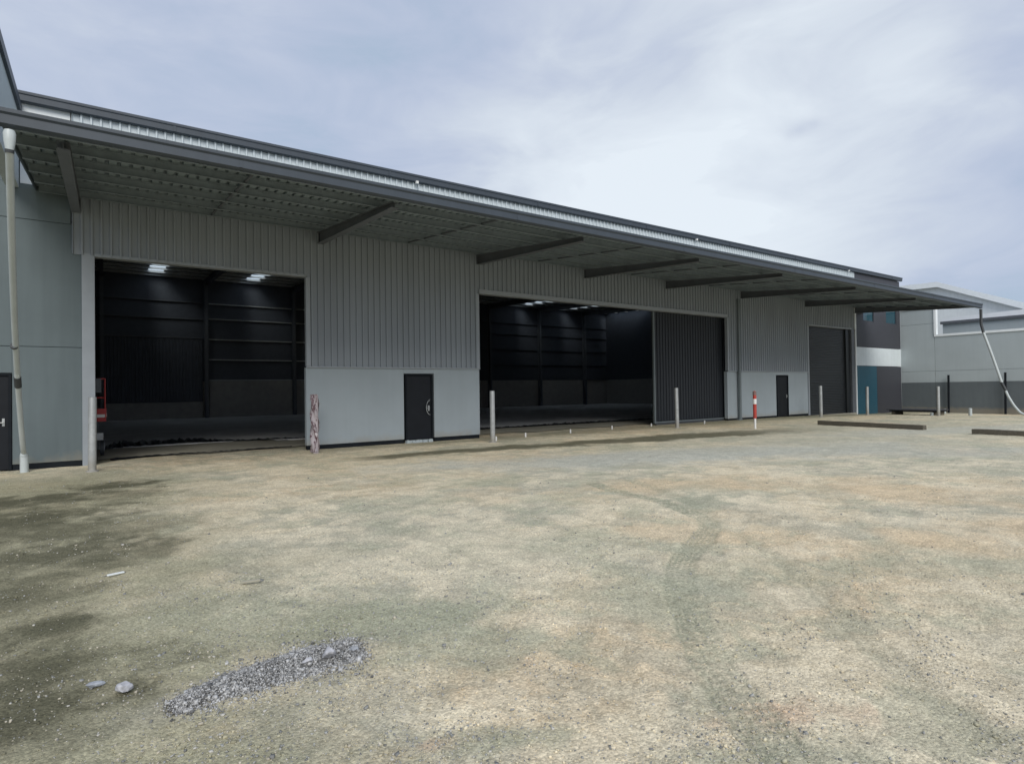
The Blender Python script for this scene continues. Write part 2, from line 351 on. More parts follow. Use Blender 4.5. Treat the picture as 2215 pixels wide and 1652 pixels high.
# --- end bays in flat coloured panels
MB().box(37.27, 40.0, 0.0, 0.15, -0.4, 2.78).build('wall_panel', m_teal, wh)['label'] = 'teal wall panel low at the far end'
MB().box(40.015, 43.5, 0.0, 0.15, -0.4, 2.78).build('wall_panel', m_char, wh)['label'] = 'charcoal wall panel beside the teal one'
MB().box(37.27, 43.5, -0.01, 0.15, 2.80, 3.93).build('wall_panel', m_white, wh)['label'] = 'pale band between the dark panels'
pn = MB().box(37.27, 43.5, 0.0, 0.15, 3.95, 5.55).box(37.27, 38.35, 0, 0.15, 5.55, 6.6).box(39.75, 41.45, 0, 0.15, 5.55, 6.6).box(42.95, 43.5, 0, 0.15, 5.55, 6.6).box(37.27, 43.5, 0, 0.15, 6.6, CT)
pn.build('wall_panel', m_char, wh)['label'] = 'charcoal upper wall panel with two windows'
for a, b_ in ((38.35, 39.75), (41.45, 42.95)):
    w_ = MB().box(a, a+0.05, 0.02, 0.1, 5.55, 6.6).box(b_-0.05, b_, 0.02, 0.1, 5.55, 6.6).box(a+0.05, b_-0.05, 0.02, 0.1, 5.55, 5.6).box(a+0.05, b_-0.05, 0.02, 0.1, 6.55, 6.6).build('window', m_char, wh)
    MB().box(a+0.05, b_-0.05, 0.05, 0.07, 5.6, 6.55).build('pane', m_glass, w_)
# --- main gutter and roof
gp = [(-0.03, 8.27), (-0.13, 8.27), (-0.16, 8.29), (-0.16, 8.42), (-0.18, 8.44), (-0.18, 8.50), (-0.155, 8.50), (-0.15, 8.46), (-0.03, 8.46)]
gm = MB().extrude_x(gp, -1.60, 43.6)
gm.v = [(x, y, z+0.0042*(x+0.6)) for x, y, z in gm.v]
gm.build('roof_gutter', m_gutter, wh)
for xx in (8.21, 22.16, 36.3):
    MB().box(xx-0.04, xx+0.04, -0.22, -0.14, 8.21+0.0042*xx, 8.29+0.0042*xx).build('overflow_outlet', m_whitep, wh)
def rz_(y): return 8.50+0.038*y
for xx in np.arange(1.5, 43, 5.8):
    MB().box(xx-0.03, xx+0.03, -0.175, -0.162, 8.29+0.0042*xx, 8.43+0.0042*xx).build('gutter_joint', m_gutter, wh)
def roofpiece(mb, x0, x1, y0, y1, th=0.05):
    mb.hexa([(x0, y0, rz_(y0)), (x1, y0, rz_(y0)), (x1, y1, rz_(y1)), (x0, y1, rz_(y1))],
            [(x0, y0, rz_(y0)+th), (x1, y0, rz_(y0)+th), (x1, y1, rz_(y1)+th), (x0, y1, rz_(y1)+th)])
SKY = [(2.3, 3.15), (8.0, 8.85), (31.55, 32.4), (36.9, 37.8), (42.3, 43.15)]
SY0, SY1 = 21.6, 26.9
rf = MB(); roofpiece(rf, -12, 43.6, 0.02, SY0); roofpiece(rf, -12, 43.7, SY1, 27.9)
xs = [-12]+[q for ab in SKY for q in ab]+[43.7]
for i in range(0, len(xs), 2): roofpiece(rf, xs[i], xs[i+1], SY0, SY1)
rfo = rf.build('roof', m_zinc_dark, wh)
for a, b_ in SKY:
    s_ = MB(); n = 7; vs = []
    k = 10
    for i in range(k+1):
        x = a+(b_-a)*i/k; zz = 0.012*(i % 2)
        vs += [(x, SY0, rz_(SY0)+0.02+zz), (x, SY1, rz_(SY1)+0.02+zz)]
    s_.add(vs, [(2*i, 2*i+2, 2*i+3, 2*i+1) for i in range(k)]); s_.build('skylight', m_skylight, rfo)
# --- interior: floor edge, back wall, frames
IH = 9.55
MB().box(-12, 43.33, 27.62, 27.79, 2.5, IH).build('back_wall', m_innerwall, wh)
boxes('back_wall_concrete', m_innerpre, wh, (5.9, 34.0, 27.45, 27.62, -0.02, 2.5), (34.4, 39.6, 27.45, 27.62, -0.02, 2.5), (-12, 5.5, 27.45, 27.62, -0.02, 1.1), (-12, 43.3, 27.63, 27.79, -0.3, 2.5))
MB().ribs_xz(-0.2, 5.5, 1.13, 5.4, 27.52, h=0.03).build('back_sliding_door', m_innerwall, wh)
for a_, b_, z_ in ((-12.1, -11.95, -0.2), (43.34, 43.48, 2.5), (-6.2, -6.05, 0.0)):
    MB().hexa([(a_, 0.2, z_), (b_, 0.2, z_), (b_, 27.8, z_), (a_, 27.8, z_)], [(a_, 0.2, rz_(0.2)-0.01), (b_, 0.2, rz_(0.2)-0.01), (b_, 27.8, rz_(27.8)-0.01), (a_, 27.8, rz_(27.8)-0.01)]).build('end_wall', m_innerwall, wh)
MB().box(43.30, 43.46, 0.2, 27.8, -0.3, 2.5).build('end_wall', m_innerpre, wh)
BAYS = [-0.1, 5.7, 11.45, 17.1, 22.8, 28.5, 34.2, 39.9]
for x in BAYS:
    def ib(mb, x, y0, y1, z0, z1):
        mb.box(x-0.1, x+0.1, y0, y0+0.016, z0, z1); mb.box(x-0.1, x+0.1, y1-0.016, y1, z0, z1); mb.box(x-0.006, x+0.006, y0+0.016, y1-0.016, z0, z1)
    cl = MB(); ib(cl, x, 27.0, 27.42, 0.05, rz_(27)-0.3); cl.build('column', m_steel, wh); cl = MB()
    if not (10.6 < x < 24.4 or -0.3 < x < 4.7): ib(cl, x, 0.22, 0.62, 0.05, rz_(0)-0.3)
    if cl.v: cl.build('column', m_steel, wh)
    r_ = MB()
    for (o0, o1, w2) in ((-0.55, -0.53, 0.1), (-0.17, -0.15, 0.1), (-0.53, -0.17, 0.006)):
        y0, y1 = 0.22, 27.4
        r_.hexa([(x-w2, y0, rz_(y0)+o0), (x+w2, y0, rz_(y0)+o0), (x+w2, y1, rz_(y1)+o0), (x-w2, y1, rz_(y1)+o0)],
                [(x-w2, y0, rz_(y0)+o1), (x+w2, y0, rz_(y0)+o1), (x+w2, y1, rz_(y1)+o1), (x-w2, y1, rz_(y1)+o1)])
    r_.build('rafter', m_steel, wh)
for y in np.arange(1.2, 27.4, 1.45):
    zz = rz_(y)
    MB().box(-11.9, 43.3, y, y+0.07, zz-0.15, zz-0.13).box(-11.9, 43.3, y, y+0.012, zz-0.13, zz-0.003).build('purlin', m_galv, wh)
for zz in (2.56, 3.98, 5.36, 6.76, 7.8):
    MB().box(5.9, 17.0, 27.44, 27.60, zz-0.03, zz+0.035).build('girt', m_galv, wh)
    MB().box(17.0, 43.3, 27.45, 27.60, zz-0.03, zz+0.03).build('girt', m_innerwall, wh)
for zz in (5.42, 6.7, 7.83):
    MB().box(-11.9, 5.5, 27.44, 27.60, zz-0.03, zz+0.035).build('girt', m_steel, wh)
# --- side parapet blade above the canopy's near end
sp_ = MB().box(-1.78, -1.55, -6.6, -0.02, 6.35, 8.02).build('side_parapet', m_precast2, wh)
MB().box(-1.82, -1.49, -6.64, 0.02, 8.02, 8.22).build('capping', m_gutter, sp_)

# ------------------------------------------------------------------ canopy (part of the warehouse)
CX0, CX1 = -1.23, 38.32
YO = -5.86
def cz(y): return 6.44+(-y)*(-0.62/5.9)           # top of purlins
def slopebox(mb, x0, x1, y0, y1, a0, a1, b0=None, b1=None):
    """offsets below cz: a at y0, b at y1 (bottom, top)"""
    b0 = a0 if b0 is None else b0; b1 = a1 if b1 is None else b1
    mb.hexa([(x0, y0, cz(y0)+a0), (x1, y0, cz(y0)+a0), (x1, y1, cz(y1)+b0), (x0, y1, cz(y1)+b0)],
            [(x0, y0, cz(y0)+a1), (x1, y0, cz(y0)+a1), (x1, y1, cz(y1)+b1), (x0, y1, cz(y1)+b1)])
# sheet with ribs running down the slope
prof = []; x = CX0
while x < CX1:
    prof += [(x, 0.0), (x+0.12, 0.0), (x+0.130, 0.055), (x+0.180, 0.055)]; x += 0.19
prof = [q for q in prof if q[0] <= CX1]; n = len(prof)
cs = MB(); cs.add([(px, 0.0, cz(0)+h+0.004) for px, h in prof]+[(px, YO, cz(YO)+h+0.004) for px, h in prof], [(i, i+1, n+i+1, n+i) for i in range(n-1)])
canopy = cs.build('canopy', m_sheet, wh)
for y in (-0.22, -1.32, -2.42, -3.50, -4.55, -5.45):
    pb = MB(); slopebox(pb, CX0+0.05, CX1-0.05, y-0.075, y, -0.012, 0.0); slopebox(pb, CX0+0.05, CX1-0.05, y-0.012, y, -0.15, -0.012)
    slopebox(pb, CX0+0.05, CX1-0.05, y-0.075, y-0.012, -0.16, -0.148)
    pb.build('purlin', m_purlin, canopy)
BEAMS = [-0.52, 5.16, 10.58, 15.45, 20.2, 25.7, 31.6, 37.15]
for x in BEAMS:
    bm_ = MB(); y0, y1 = YO+0.5, 0.0
    for (x0, x1, bo, to) in ((x-0.09, x+0.09, None, 'b'), (x-0.09, x+0.09, None, 't'), (x-0.005, x+0.005, None, 'w')):
        if to == 't': slopebox(bm_, x0, x1, y0, y1, -0.172, -0.160)
        elif to == 'w': slopebox(bm_, x0, x1, y0, y1, -0.27, -0.172, -0.475, -0.172)
        else: slopebox(bm_, x0, x1, y0, y1, -0.285, -0.27, -0.49, -0.475)
    slopebox(bm_, x-0.09, x+0.09, -0.03, -0.02, -0.47, -0.175)
    bm_.build('beam', m_steel, canopy)
ends = sorted(BEAMS+[CX1-0.1])
for a, b_ in zip(ends[:-1], ends[1:]):
    if b_-a < 2: continue
    xm = (a+b_)/2
    br = MB(); slopebox(br, xm-0.02, xm+0.02, YO+0.4, -0.1, -0.125, -0.085)
    br.build('bridging', m_steel, canopy)
    br = MB()
zt = cz(YO)+0.03
fp = [(YO, zt-0.26), (YO-0.05, zt-0.26), (YO-0.10, zt-0.23), (YO-0.10, zt-0.10), (YO-0.13, zt-0.07), (YO-0.13, zt-0.015), (YO-0.105, zt-0.015), (YO-0.09, zt-0.04), (YO, zt-0.04)]
MB().extrude_x(fp, CX0-0.7, CX1+0.03).build('canopy_gutter', m_gutter, canopy)
for xx in np.arange(2.0, 38, 6.0):
    MB().box(xx-0.03, xx+0.03, YO-0.106, YO-0.10, zt-0.225, zt-0.105).build('gutter_joint', m_gutter, canopy)
for x in (CX1,):
    eb = MB(); slopebox(eb, x-0.01, x+0.03, YO+0.02, 0.0, -0.16, 0.0, -0.40, 0.05); eb.build('end_fascia', m_gutter, canopy)
eb = MB(); slopebox(eb, CX0-0.03, CX0, YO+0.02, 0.0, -0.10, 0.05); eb.build('end_fascia', m_gutter, canopy)

# ================================================================== interior floor (setting)
fl = MB(); fl.box(-12, 43.3, 4.6, 27.6, -0.12, 0.045); fl.box(6.0, 43.3, 3.5, 4.6, -0.12, 0.045)
tag(fl.build('floor', m_slab), kind='structure')
ap = MB()
nx = 80
def strip(mb, x0, x1, y0, y1, z, nx=60, ny=8, amp=0.01, seed=1):
    r = random.Random(seed); g = [[(x0+(x1-x0)*i/nx, y0(x0+(x1-x0)*i/nx)+(y1(x0+(x1-x0)*i/nx)-y0(x0+(x1-x0)*i/nx))*j/ny, z+r.uniform(-amp, amp)) for i in range(nx+1)] for j in range(ny+1)]
    mb.add([p for row in g for p in row], [(j*(nx+1)+i, j*(nx+1)+i+1, (j+1)*(nx+1)+i+1, (j+1)*(nx+1)+i) for j in range(ny) for i in range(nx)])
strip(ap, -12, 4.74, lambda x: 1.0+0.08*math.sin(x*2.1), lambda x: 4.7, 0.03, amp=0.006, seed=2)
strip(ap, 4.74, 30.0, lambda x: 1.0+0.2*math.sin(x*1.7)+0.1*math.sin(x*4.1), lambda x: 3.6, 0.03, amp=0.006, seed=3)
ap.box(31.7, 37.2, -0.05, 0.35, -0.35, -0.035)
tag(ap.build('threshold_slab', m_apron), kind='structure')

# ================================================================== black plastic membrane strips
def ribbon(name, pts, ws, hs, label, seed):
    r = random.Random(seed); P = []
    for k in range(len(pts)-1):
        n = max(3, int((Vector(pts[k+1])-Vector(pts[k])).length/0.07))
        for i in range(n):
            t = i/n; P.append((Vector(pts[k]).lerp(Vector(pts[k+1]), t), ws[k]*(1-t)+ws[k+1]*t, hs[k]*(1-t)+hs[k+1]*t))
    mb = MB(); vs = []; fs = []; m = 7
    for (q, w_, h_) in P:
        w_ *= r.uniform(0.75, 1.25); h_ *= r.uniform(0.5, 1.4); dy = r.uniform(-0.15, 0.15)*w_
        for j in range(m):
            u = j/(m-1)*2-1
            vs.append((q.x, q.y+dy+u*w_/2, q.z+h_*(1-u*u)*r.uniform(0.7, 1.2)))
    for i in range(len(P)-1):
        for j in range(m-1): fs.append((i*m+j, (i+1)*m+j, (i+1)*m+j+1, i*m+j+1))
    mb.add(vs, fs); o = mb.build(name, m_plastic, smooth=False)
    tag(o, label, 'plastic sheet'); return o
ribbon('plastic_strip', [(0.0, 4.75, 0.04), (0.5, 5.3, 0.05), (1.3, 5.2, 0.05), (2.2, 5.3, 0.05), (3.6, 4.7, 0.05), (5.9, 4.1, 0.05)], [1.1, 1.2, 0.8, 0.5, 0.35, 0.3], [0.04, 0.16, 0.10, 0.12, 0.04, 0.03],
       'crumpled black plastic strip bunched on the floor inside the left open doorway', 3)
ribbon('plastic_strip', [(0.12, 0.95, 0.03), (0.9, 1.15, 0.03), (2.4, 1.10, 0.03), (4.7, 1.2, 0.03)], [0.6, 0.22, 0.09, 0.12], [0.03, 0.03, 0.02, 0.02],
       'thin black plastic edge along the ground at the front of the left doorway', 4)
ribbon('plastic_strip', [(10.6, 3.6, 0.04), (14, 3.5, 0.04), (17.6, 3.45, 0.04), (20.6, 3.4, 0.04), (27, 3.4, 0.04)], [0.5, 0.35, 0.45, 0.5, 0.4], [0.05, 0.04, 0.06, 0.05, 0.04],
       'thin black plastic edge along the floor inside the middle open doorway', 5)

# ================================================================== downpipes hanging from the canopy
def smoothpts(pts, n=6):
    P = [Vector(p) for p in pts]; P = [P[0]*2-P[1]]+P+[P[-1]*2-P[-2]]; out_ = []
    for i in range(1, len(P)-2):
        for k in range(n):
            t = k/n; a, b_, c_, d = P[i-1], P[i], P[i+1], P[i+2]
            out_.append(0.5*((2*b_)+(-a+c_)*t+(2*a-5*b_+4*c_-d)*t*t+(-a+3*b_-3*c_+d)*t**3))
    out_.append(P[-2]); return out_
dl = empty('downpipe', (-1.44, -0.4, 0))
tag(dl, 'white slanting plastic downpipe from the canopy gutter at the left edge of the photo', 'downpipe')
L0 = Vector((-1.44, -0.4, 0))
def rel(pts, o): return [Vector(p)-o for p in pts]
MB().tube(rel(smoothpts([(-1.11, -5.98, 5.22), (-1.20, -4.9, 4.4), (-1.33, -3.2, 3.1), (-1.41, -1.95, 2.12)]), L0), 0.050, 18).build('pipe', m_pvc, dl, smooth=True)
MB().tube(rel(smoothpts([(-1.41, -1.95, 2.12), (-1.43, -1.35, 1.45), (-1.44, -0.7, 0.62), (-1.44, -0.45, 0.42)]), L0), 0.050, 18).build('pipe', m_pvc, dl, smooth=True)
MB().tube(rel([(-1.11, -5.98, 5.52), (-1.11, -5.98, 5.47), (-1.11, -5.98, 5.36), (-1.11, -5.98, 5.22)], L0), [0.062, 0.076, 0.070, 0.048], 20).build('rainwater_head', m_pvc, dl, smooth=True)
MB().tube(rel([(-1.11, -5.98, 5.24), (-1.112, -5.97, 5.19)], L0), 0.056, 16).build('collar', m_rubber, dl, smooth=True)
MB().tube(rel([(-1.414, -1.88, 2.04), (-1.419, -1.70, 1.85)], L0), 0.060, 18).build('coupling', m_rubber, dl, smooth=True)
MB().tube(rel([(-1.39, -2.6, 2.62), (-1.392, -2.56, 2.60)], L0), 0.064, 18).build('coupling', m_rubber, dl, smooth=True)
MB().tube(rel([(-1.44, -0.4, 0.36), (-1.44, -0.4, -0.05)], L0), 0.078, 20).tube(rel([(-1.44, -0.42, 0.36), (-1.44, -0.43, 0.44)], L0), [0.078, 0.056], 20).build('pipe_stub', m_pvc, dl, smooth=True)
dr = empty('downpipe', (38.2, -7.6, 0))
tag(dr, 'white plastic downpipe curving from the far canopy corner down to the dirt', 'downpipe')
R0 = Vector((38.2, -7.6, 0))
MB().tube(rel(smoothpts([(38.2, -6.02, 4.30), (38.2, -6.34, 3.16), (38.2, -6.74, 1.62)]), R0), 0.062, 16).build('pipe', m_pvc, dr, smooth=True)
MB().tube(rel(smoothpts([(38.2, -6.88, 1.25), (38.2, -7.02, 0.86), (38.2, -7.3, 0.32), (38.2, -7.65, 0.0), (38.1, -8.6, -0.06), (37.9, -10.0, -0.06)]), R0), 0.055, 16).build('pipe', m_pvc, dr, smooth=True)
MB().tube(rel([(38.2, -5.93, 5.55), (38.2, -5.93, 4.75), (38.2, -6.02, 4.30)], R0), 0.065, 16).build('coupling', m_rubber, dr, smooth=True)
MB().tube(rel([(38.2, -6.72, 1.66), (38.2, -6.90, 1.22)], R0), 0.068, 16).build('coupling', m_rubber, dr, smooth=True)

# ================================================================== bollards
bol = empty('bollard', (-0.22, -1.32, 0))
def cyl_pts(r, z0, z1, dome=0.0): return [(0, 0, z0), (0, 0, z1)]
b = MB().tube([(0, 0, -0.1), (0, 0, 1.595), (0, 0, 1.612), (0, 0, 1.618)], [0.078, 0.078, 0.074, 0.05], 22)
b.build('post', m_bollard, bol, smooth=True)
MB().tube([(0, 0, -0.05), (0, 0, 0.012), (0, 0, 0.02)], [0.12, 0.12, 0.08], 18).build('footing', m_innerpre, bol, smooth=True)
bl = [((-0.22, -1.32), 'grey steel bollard beside the left jamb of the first open doorway'),
      ((10.06, -1.55), 'grey steel bollard at the left side of the middle open doorway'),
      ((19.08, -1.41), 'grey steel bollard in front of the black ribbed sliding door'),
      ((30.63, -1.28), 'grey steel bollard in front of the far roller door'),
      ((35.57, -1.35), 'grey steel bollard in front of the teal wall panel'),
      ((37.5, -4.14), 'grey steel bollard in front of the far side wall, next to the low steel plates')]
for i, ((x, y), lb) in enumerate(bl):
    o = bol if i == 0 else copy_tree(bol)
    o.location = (x, y, gz(x)); o.rotation_euler = (R_(random.uniform(-.5, .5)), R_(random.uniform(-.5, .5)), i*1.3)
    tag(o, lb, 'bollard', 'steel bollards along the front of the warehouse')
# wrapped bollard
wb = empty('bollard', (4.74, -0.84, 0))
tag(wb, 'bollard in torn pinkish wrapping with maroon patches, left of the first concrete wall', 'bollard', 'steel bollards along the front of the warehouse')
MB().tube([(0, 0, -0.1), (0, 0, 1.59), (0, 0, 1.6)], [0.078, 0.078, 0.06], 22).build('post', m_maroon, wb, smooth=True)
w_ = MB(); n = 26; seg = 20; vs = []; rr = random.Random(5)
for i in range(n+1):
    z = 0.03+1.56*i/n
    for k in range(seg):
        a = 2*math.pi*k/seg
        r = 0.098+0.022*math.sin(a*3+i*0.7)+0.012*rr.uniform(-1, 1)+0.02*(1-i/n)*max(0, math.cos(a-3.4))
        vs.append((-0.012+r*math.cos(a), r*math.sin(a), z+0.01*rr.uniform(-1, 1)))
fs = [(i*seg+k, i*seg+(k+1) % seg, (i+1)*seg+(k+1) % seg, (i+1)*seg+k) for i in range(n) for k in range(seg)
      if not (0.3 < 2*math.pi*(k+0.5)/seg-math.pi*1.55 < 0.95)]
w_.add(vs, fs); w_.build('wrapping', m_torn, wb, smooth=True)
# red and white post
rp_ = empty('marker_post', (20.64, -3.88, 0))
tag(rp_, 'slim red marker post with a white band and white foot on the dirt', 'marker post')
MB().tube([(0, 0, -0.05), (0, 0, 0.40)], 0.042, 16).build('foot', m_whitep, rp_, smooth=True)
MB().tube([(0, 0, 0.40), (0, 0, 0.41), (0, 0, 1.42), (0, 0, 1.46)], [0.05, 0.066, 0.066, 0.02], 18).build('post', m_orange, rp_, smooth=True)
MB().tube([(0, 0, 0.95), (0, 0, 1.15)], 0.069, 18).build('reflective_band', m_whitep, rp_, smooth=True)
MB().tube([(0, 0, 1.30), (0, 0, 1.44)], 0.069, 18).build('top_cap', m_redsteel, rp_, smooth=True)

# ================================================================== wire coil on the first door
wc = MB(); cx_, cz_ = 8.66, 1.12
for j, (rx, rz2, dy) in enumerate(((0.15, 0.25, 0), (0.165, 0.235, -0.012))):
    pts = [(cx_+rx*math.cos(a), -0.05+dy, cz_+rz2*math.sin(a)-0.02*j) for a in np.linspace(R_(98+5*j), R_(262-7*j), 26)]
    wc.tube(pts, 0.006, 6)
wc.tube([(cx_-0.15, -0.05, cz_+0.01), (cx_-0.09, -0.05, cz_+0.03), (cx_-0.04, -0.05, cz_)], 0.006, 6)
tag(wc.build('wire_coil', m_galv, smooth=True), 'loose pale wire coil hanging on the handle of the black door', 'wire')

# ================================================================== scissor lift
lf = empty('scissor_lift', (-0.62, 2.75, 0.04))
tag(lf, 'red and grey scissor lift parked inside the left doorway behind the jamb', 'scissor lift')
MB().box(-0.36, 0.42, -0.85, 0.95, 0.20, 0.42).box(-0.30, 0.36, -0.88, -0.85, 0.16, 0.38).build('chassis', m_redsteel, lf, bevel=0.015)
for sx_ in (-0.34, 0.58):
    for sy_ in (-0.62, 0.72):
        wl = MB().tube([(sx_+0.045-0.10, sy_, 0.20), (sx_+0.055-0.02, sy_, 0.20)], 0.19, 24).build('wheel', m_rubber, lf, smooth=True)
        MB().tube([(sx_+0.034, sy_, 0.20), (sx_+0.046, sy_, 0.20)], 0.09, 16).build('rim', m_galv, wl, smooth=True)
sc_ = MB()
for k in range(4):
    z0 = 0.46+0.11*k
    for xx in (-0.3, 0.36):
        sc_.hexa([(xx, -0.8, z0), (xx+0.04, -0.8, z0), (xx+0.04, 0.85, z0+0.09), (xx, 0.85, z0+0.09)], [(xx, -0.8, z0+0.06), (xx+0.04, -0.8, z0+0.06), (xx+0.04, 0.85, z0+0.15), (xx, 0.85, z0+0.15)])
sc_.build('scissor_arms', m_galv, lf)
MB().box(-0.38, 0.66, -0.92, 1.0, 0.92, 1.02).build('platform', m_red, lf, bevel=0.01)
MB().box(-0.38, 0.66, -0.935, -0.921, 1.02, 1.26).box(0.66, 0.672, -0.93, 1.0, 1.02, 1.26).build('toe_panel', m_red, lf)
MB().box(0.34, 0.64, -0.95, -0.937, 1.03, 1.11).box(0.20, 0.30, -0.95, -0.937, 1.05, 1.25).box(0.673, 0.684, -0.8, -0.3, 1.04, 1.12).build('warning_plate', m_whitep, lf)
rl = MB()
for xx in (-0.36, 0.15, 0.64):
    rl.tube([(xx, -0.9, 1.02), (xx, -0.9, 2.05)], 0.018, 8)
for yy in (0.0, 0.95): rl.tube([(0.64, yy, 1.02), (0.64, yy, 2.05)], 0.018, 8)
for zz in (1.55, 2.05):
    rl.tube([(-0.36, -0.9, zz), (0.64, -0.9, zz), (0.64, 0.95, zz)], 0.018, 8)
rl.build('guard_rail', m_red, lf, smooth=True)
MB().box(0.18, 0.56, -0.98, -0.88, 1.68, 2.06).build('control_box', m_steel, lf, bevel=0.01)
MB().box(0.2, 0.6, -0.97, -0.9, 0.44, 0.62).build('pothole_guard', m_galv, lf)

# ================================================================== things on the yard
def timber(p0, p1, w_, h_, label):
    p0 = Vector(p0); p1 = Vector(p1); d = p1-p0; ln = d.length
    mb = MB(); n = 14; vs = []; r = random.Random(int(ln*100))
    for i in range(n+1):
        y = ln*i/n; a = r.uniform(-.006, .006)
        vs += [(-w_/2+a, y, -0.03), (w_/2+a, y, -0.03), (w_/2+a, y, h_+a), (-w_/2+a, y, h_+a)]
    fs = [(i*4+k, i*4+(k+1) % 4, (i+1)*4+(k+1) % 4, (i+1)*4+k) for i in range(n) for k in range(4)]+[(3, 2, 1, 0), (n*4, n*4+1, n*4+2, n*4+3)]
    mb.add(vs, fs); o = mb.build('timber_beam', m_timber, bevel=0.008)
    o.location = p0; o.rotation_euler = (0, 0, math.atan2(-d.x, d.y)); tag(o, label, 'timber beam', 'dark timber beams lying on the dirt'); return o
timber((24.5, -4.35, 0), (23.9, -8.4, 0), 0.22, 0.17, 'long dark timber beam lying on the dirt before the roller door')
timber((23.1, -10.05, 0), (22.6, -15.0, 0), 0.22, 0.16, 'dark timber beam lying at the right edge of the photo')
pl = empty('steel_plates', (38.9, -2.4, gz(38.9)))
tag(pl, 'low stack of dark steel plates on blocks in front of the far corner', 'steel plates')
MB().box(-0.6, 0.9, -1.45, 1.2, 0.27, 0.33).build('plate', m_char, pl, bevel=0.005)
MB().box(-0.5, 0.8, -1.4, 1.1, 0.20, 0.262).build('plate', m_bitumen, pl, bevel=0.005)
for yy in (-1.2, 0.9): MB().box(-0.45, 0.75, yy-0.08, yy+0.08, -0.05, 0.195).build('block', m_timber, pl, bevel=0.005)
o = MB().tube([(0, 0, -0.05), (0, 0, 0.17)], [0.08, 0.075], 12).build('pipe_stub', m_pvc, smooth=True); o.location = (37.7, -3.75, gz(37.7))
tag(o, 'short pale pipe stub at the edge of the low steel plates', 'pipe stub', 'white pipe stubs at the far end')
o = MB().tube([(0, 0, -0.05), (0, 0, 0.40), (0, 0, 0.42)], [0.085, 0.085, 0.05], 16).build('pipe_stub', m_pvc, smooth=True); o.location = (39.7, -4.9, gz(39.7))
tag(o, 'thick white pipe stub standing alone before the dark wall base', 'pipe stub', 'white pipe stubs at the far end')
o = MB().tube([(0, 0, -0.05), (0, 0, 0.28)], 0.06, 12).build('pipe_stub', m_pvc, smooth=True); o.location = (42.9, -2.62, gz(43))
tag(o, 'small white pipe stub at the foot of the left black wall post', 'pipe stub', 'white pipe stubs at the far end')
for (y, t_, lb) in ((-2.69, 2.15, 'thin black post against the far side wall with a white stub at its foot'), (-5.5, 2.22, 'thin black post against the far side wall behind the curving white pipe')):
    o = MB().box(-0.04, 0.04, -0.05, 0.05, -0.3, t_).box(-0.045, 0.045, -0.055, 0.055, t_-0.02, t_+0.01).build('wall_post', m_bitumen, bevel=0.004)
    o.location = (43.30, y, 0); o.rotation_euler = (R_(0.8), 0, 0); tag(o, lb, 'post', 'black posts against the far wall')
for i, (x, y) in enumerate(((10.45, -1.15), (11.95, -0.72), (14.3, -0.35), (16.6, -0.2), (19.0, -0.1), (21.9, -0.6))):
    o = MB().tube([(0, 0, -0.05), (0, 0, 0.11+0.02*(i % 2)), (0, 0, 0.135+0.02*(i % 2))], [0.03, 0.03, 0.018], 10).build('marker_peg', m_whitep, smooth=True)
    o.location = (x, y, 0.0); o.rotation_euler = (0.05*i, -0.04*i, 0)
    tag(o, ['small white peg in the dirt right beside the second grey bollard', 'small white peg before the middle doorway, second from the left', 'small white peg before the middle doorway, third from the left',
            'small white peg before the middle doorway, fourth from the left', 'small white peg nearest the black sliding door', 'small white peg under the black sliding door'][i], 'peg', 'white pegs before the middle doorway')

# rocks
def rock(loc, sz, label, m, seed, name='rock', grp=None, sq=(1, 1, 0.75)):
    import bmesh
    bm = bmesh.new(); bmesh.ops.create_icosphere(bm, subdivisions=2, radius=1.0)
    r = np.random.default_rng(seed)
    pl_ = [(Vector(r.normal(size=3)).normalized(), r.uniform(0.42, 0.78)) for _ in range(9)]
    for v_ in bm.verts:
        for n_, d in pl_:
            k = v_.co.dot(n_)
            if k > d: v_.co -= n_*(k-d)
        v_.co += Vector(r.normal(size=3))*0.03
        v_.co = Vector((v_.co.x*sz*sq[0], v_.co.y*sz*sq[1], v_.co.z*sz*sq[2]))
    me = bpy.data.meshes.new(name); bm.to_mesh(me); bm.free(); me.materials.append(m)
    o = bpy.data.objects.new(name, me); COL.objects.link(o); o.location = loc
    tag(o, label, 'rock', grp); return o
rock((0.09, -13.13, 0.030), 0.050, 'pale rounded rock lying alone on the dirt left of the gravel pile', m_rockl, 3, grp='loose rocks on the dirt')
rock((-0.05, -12.97, 0.016), 0.042, 'small flat dark rock left of the pale rounded rock', m_rock, 8, grp='loose rocks on the dirt', sq=(1.3, 0.7, 0.5))
rock((1.12, -13.46, 0.062), 0.062, 'largest broken rock on the right part of the gravel pile', m_rockl, 31, grp='loose rocks on the dirt', sq=(0.8, 1.1, 0.8))
rock((1.285, -13.44, 0.026), 0.042, 'dark purple grey rock just right of the gravel pile', m_rock, 15, grp='loose rocks on the dirt', sq=(1, .8, .8))
rock((0.985, -13.47, 0.050), 0.034, 'pale chunk on top of the gravel pile', m_rockl, 21, grp='loose rocks on the dirt', sq=(1.1, .8, .6))
rock((0.33, -13.50, 0.018), 0.026, 'pale stone at the left tip of the gravel pile', m_rockl, 26, grp='loose rocks on the dirt', sq=(1, .8, .8))
o = MB().box(-0.07, 0.07, -0.012, 0.012, 0.0, 0.014).build('wood_scrap', m_trimw, bevel=0.003); o.location = (0.08, -10.57, 0.012); o.rotation_euler = (0, 0.05, R_(25)); tag(o, 'thin white scrap of wood lying on the dark damp dirt', 'scrap')
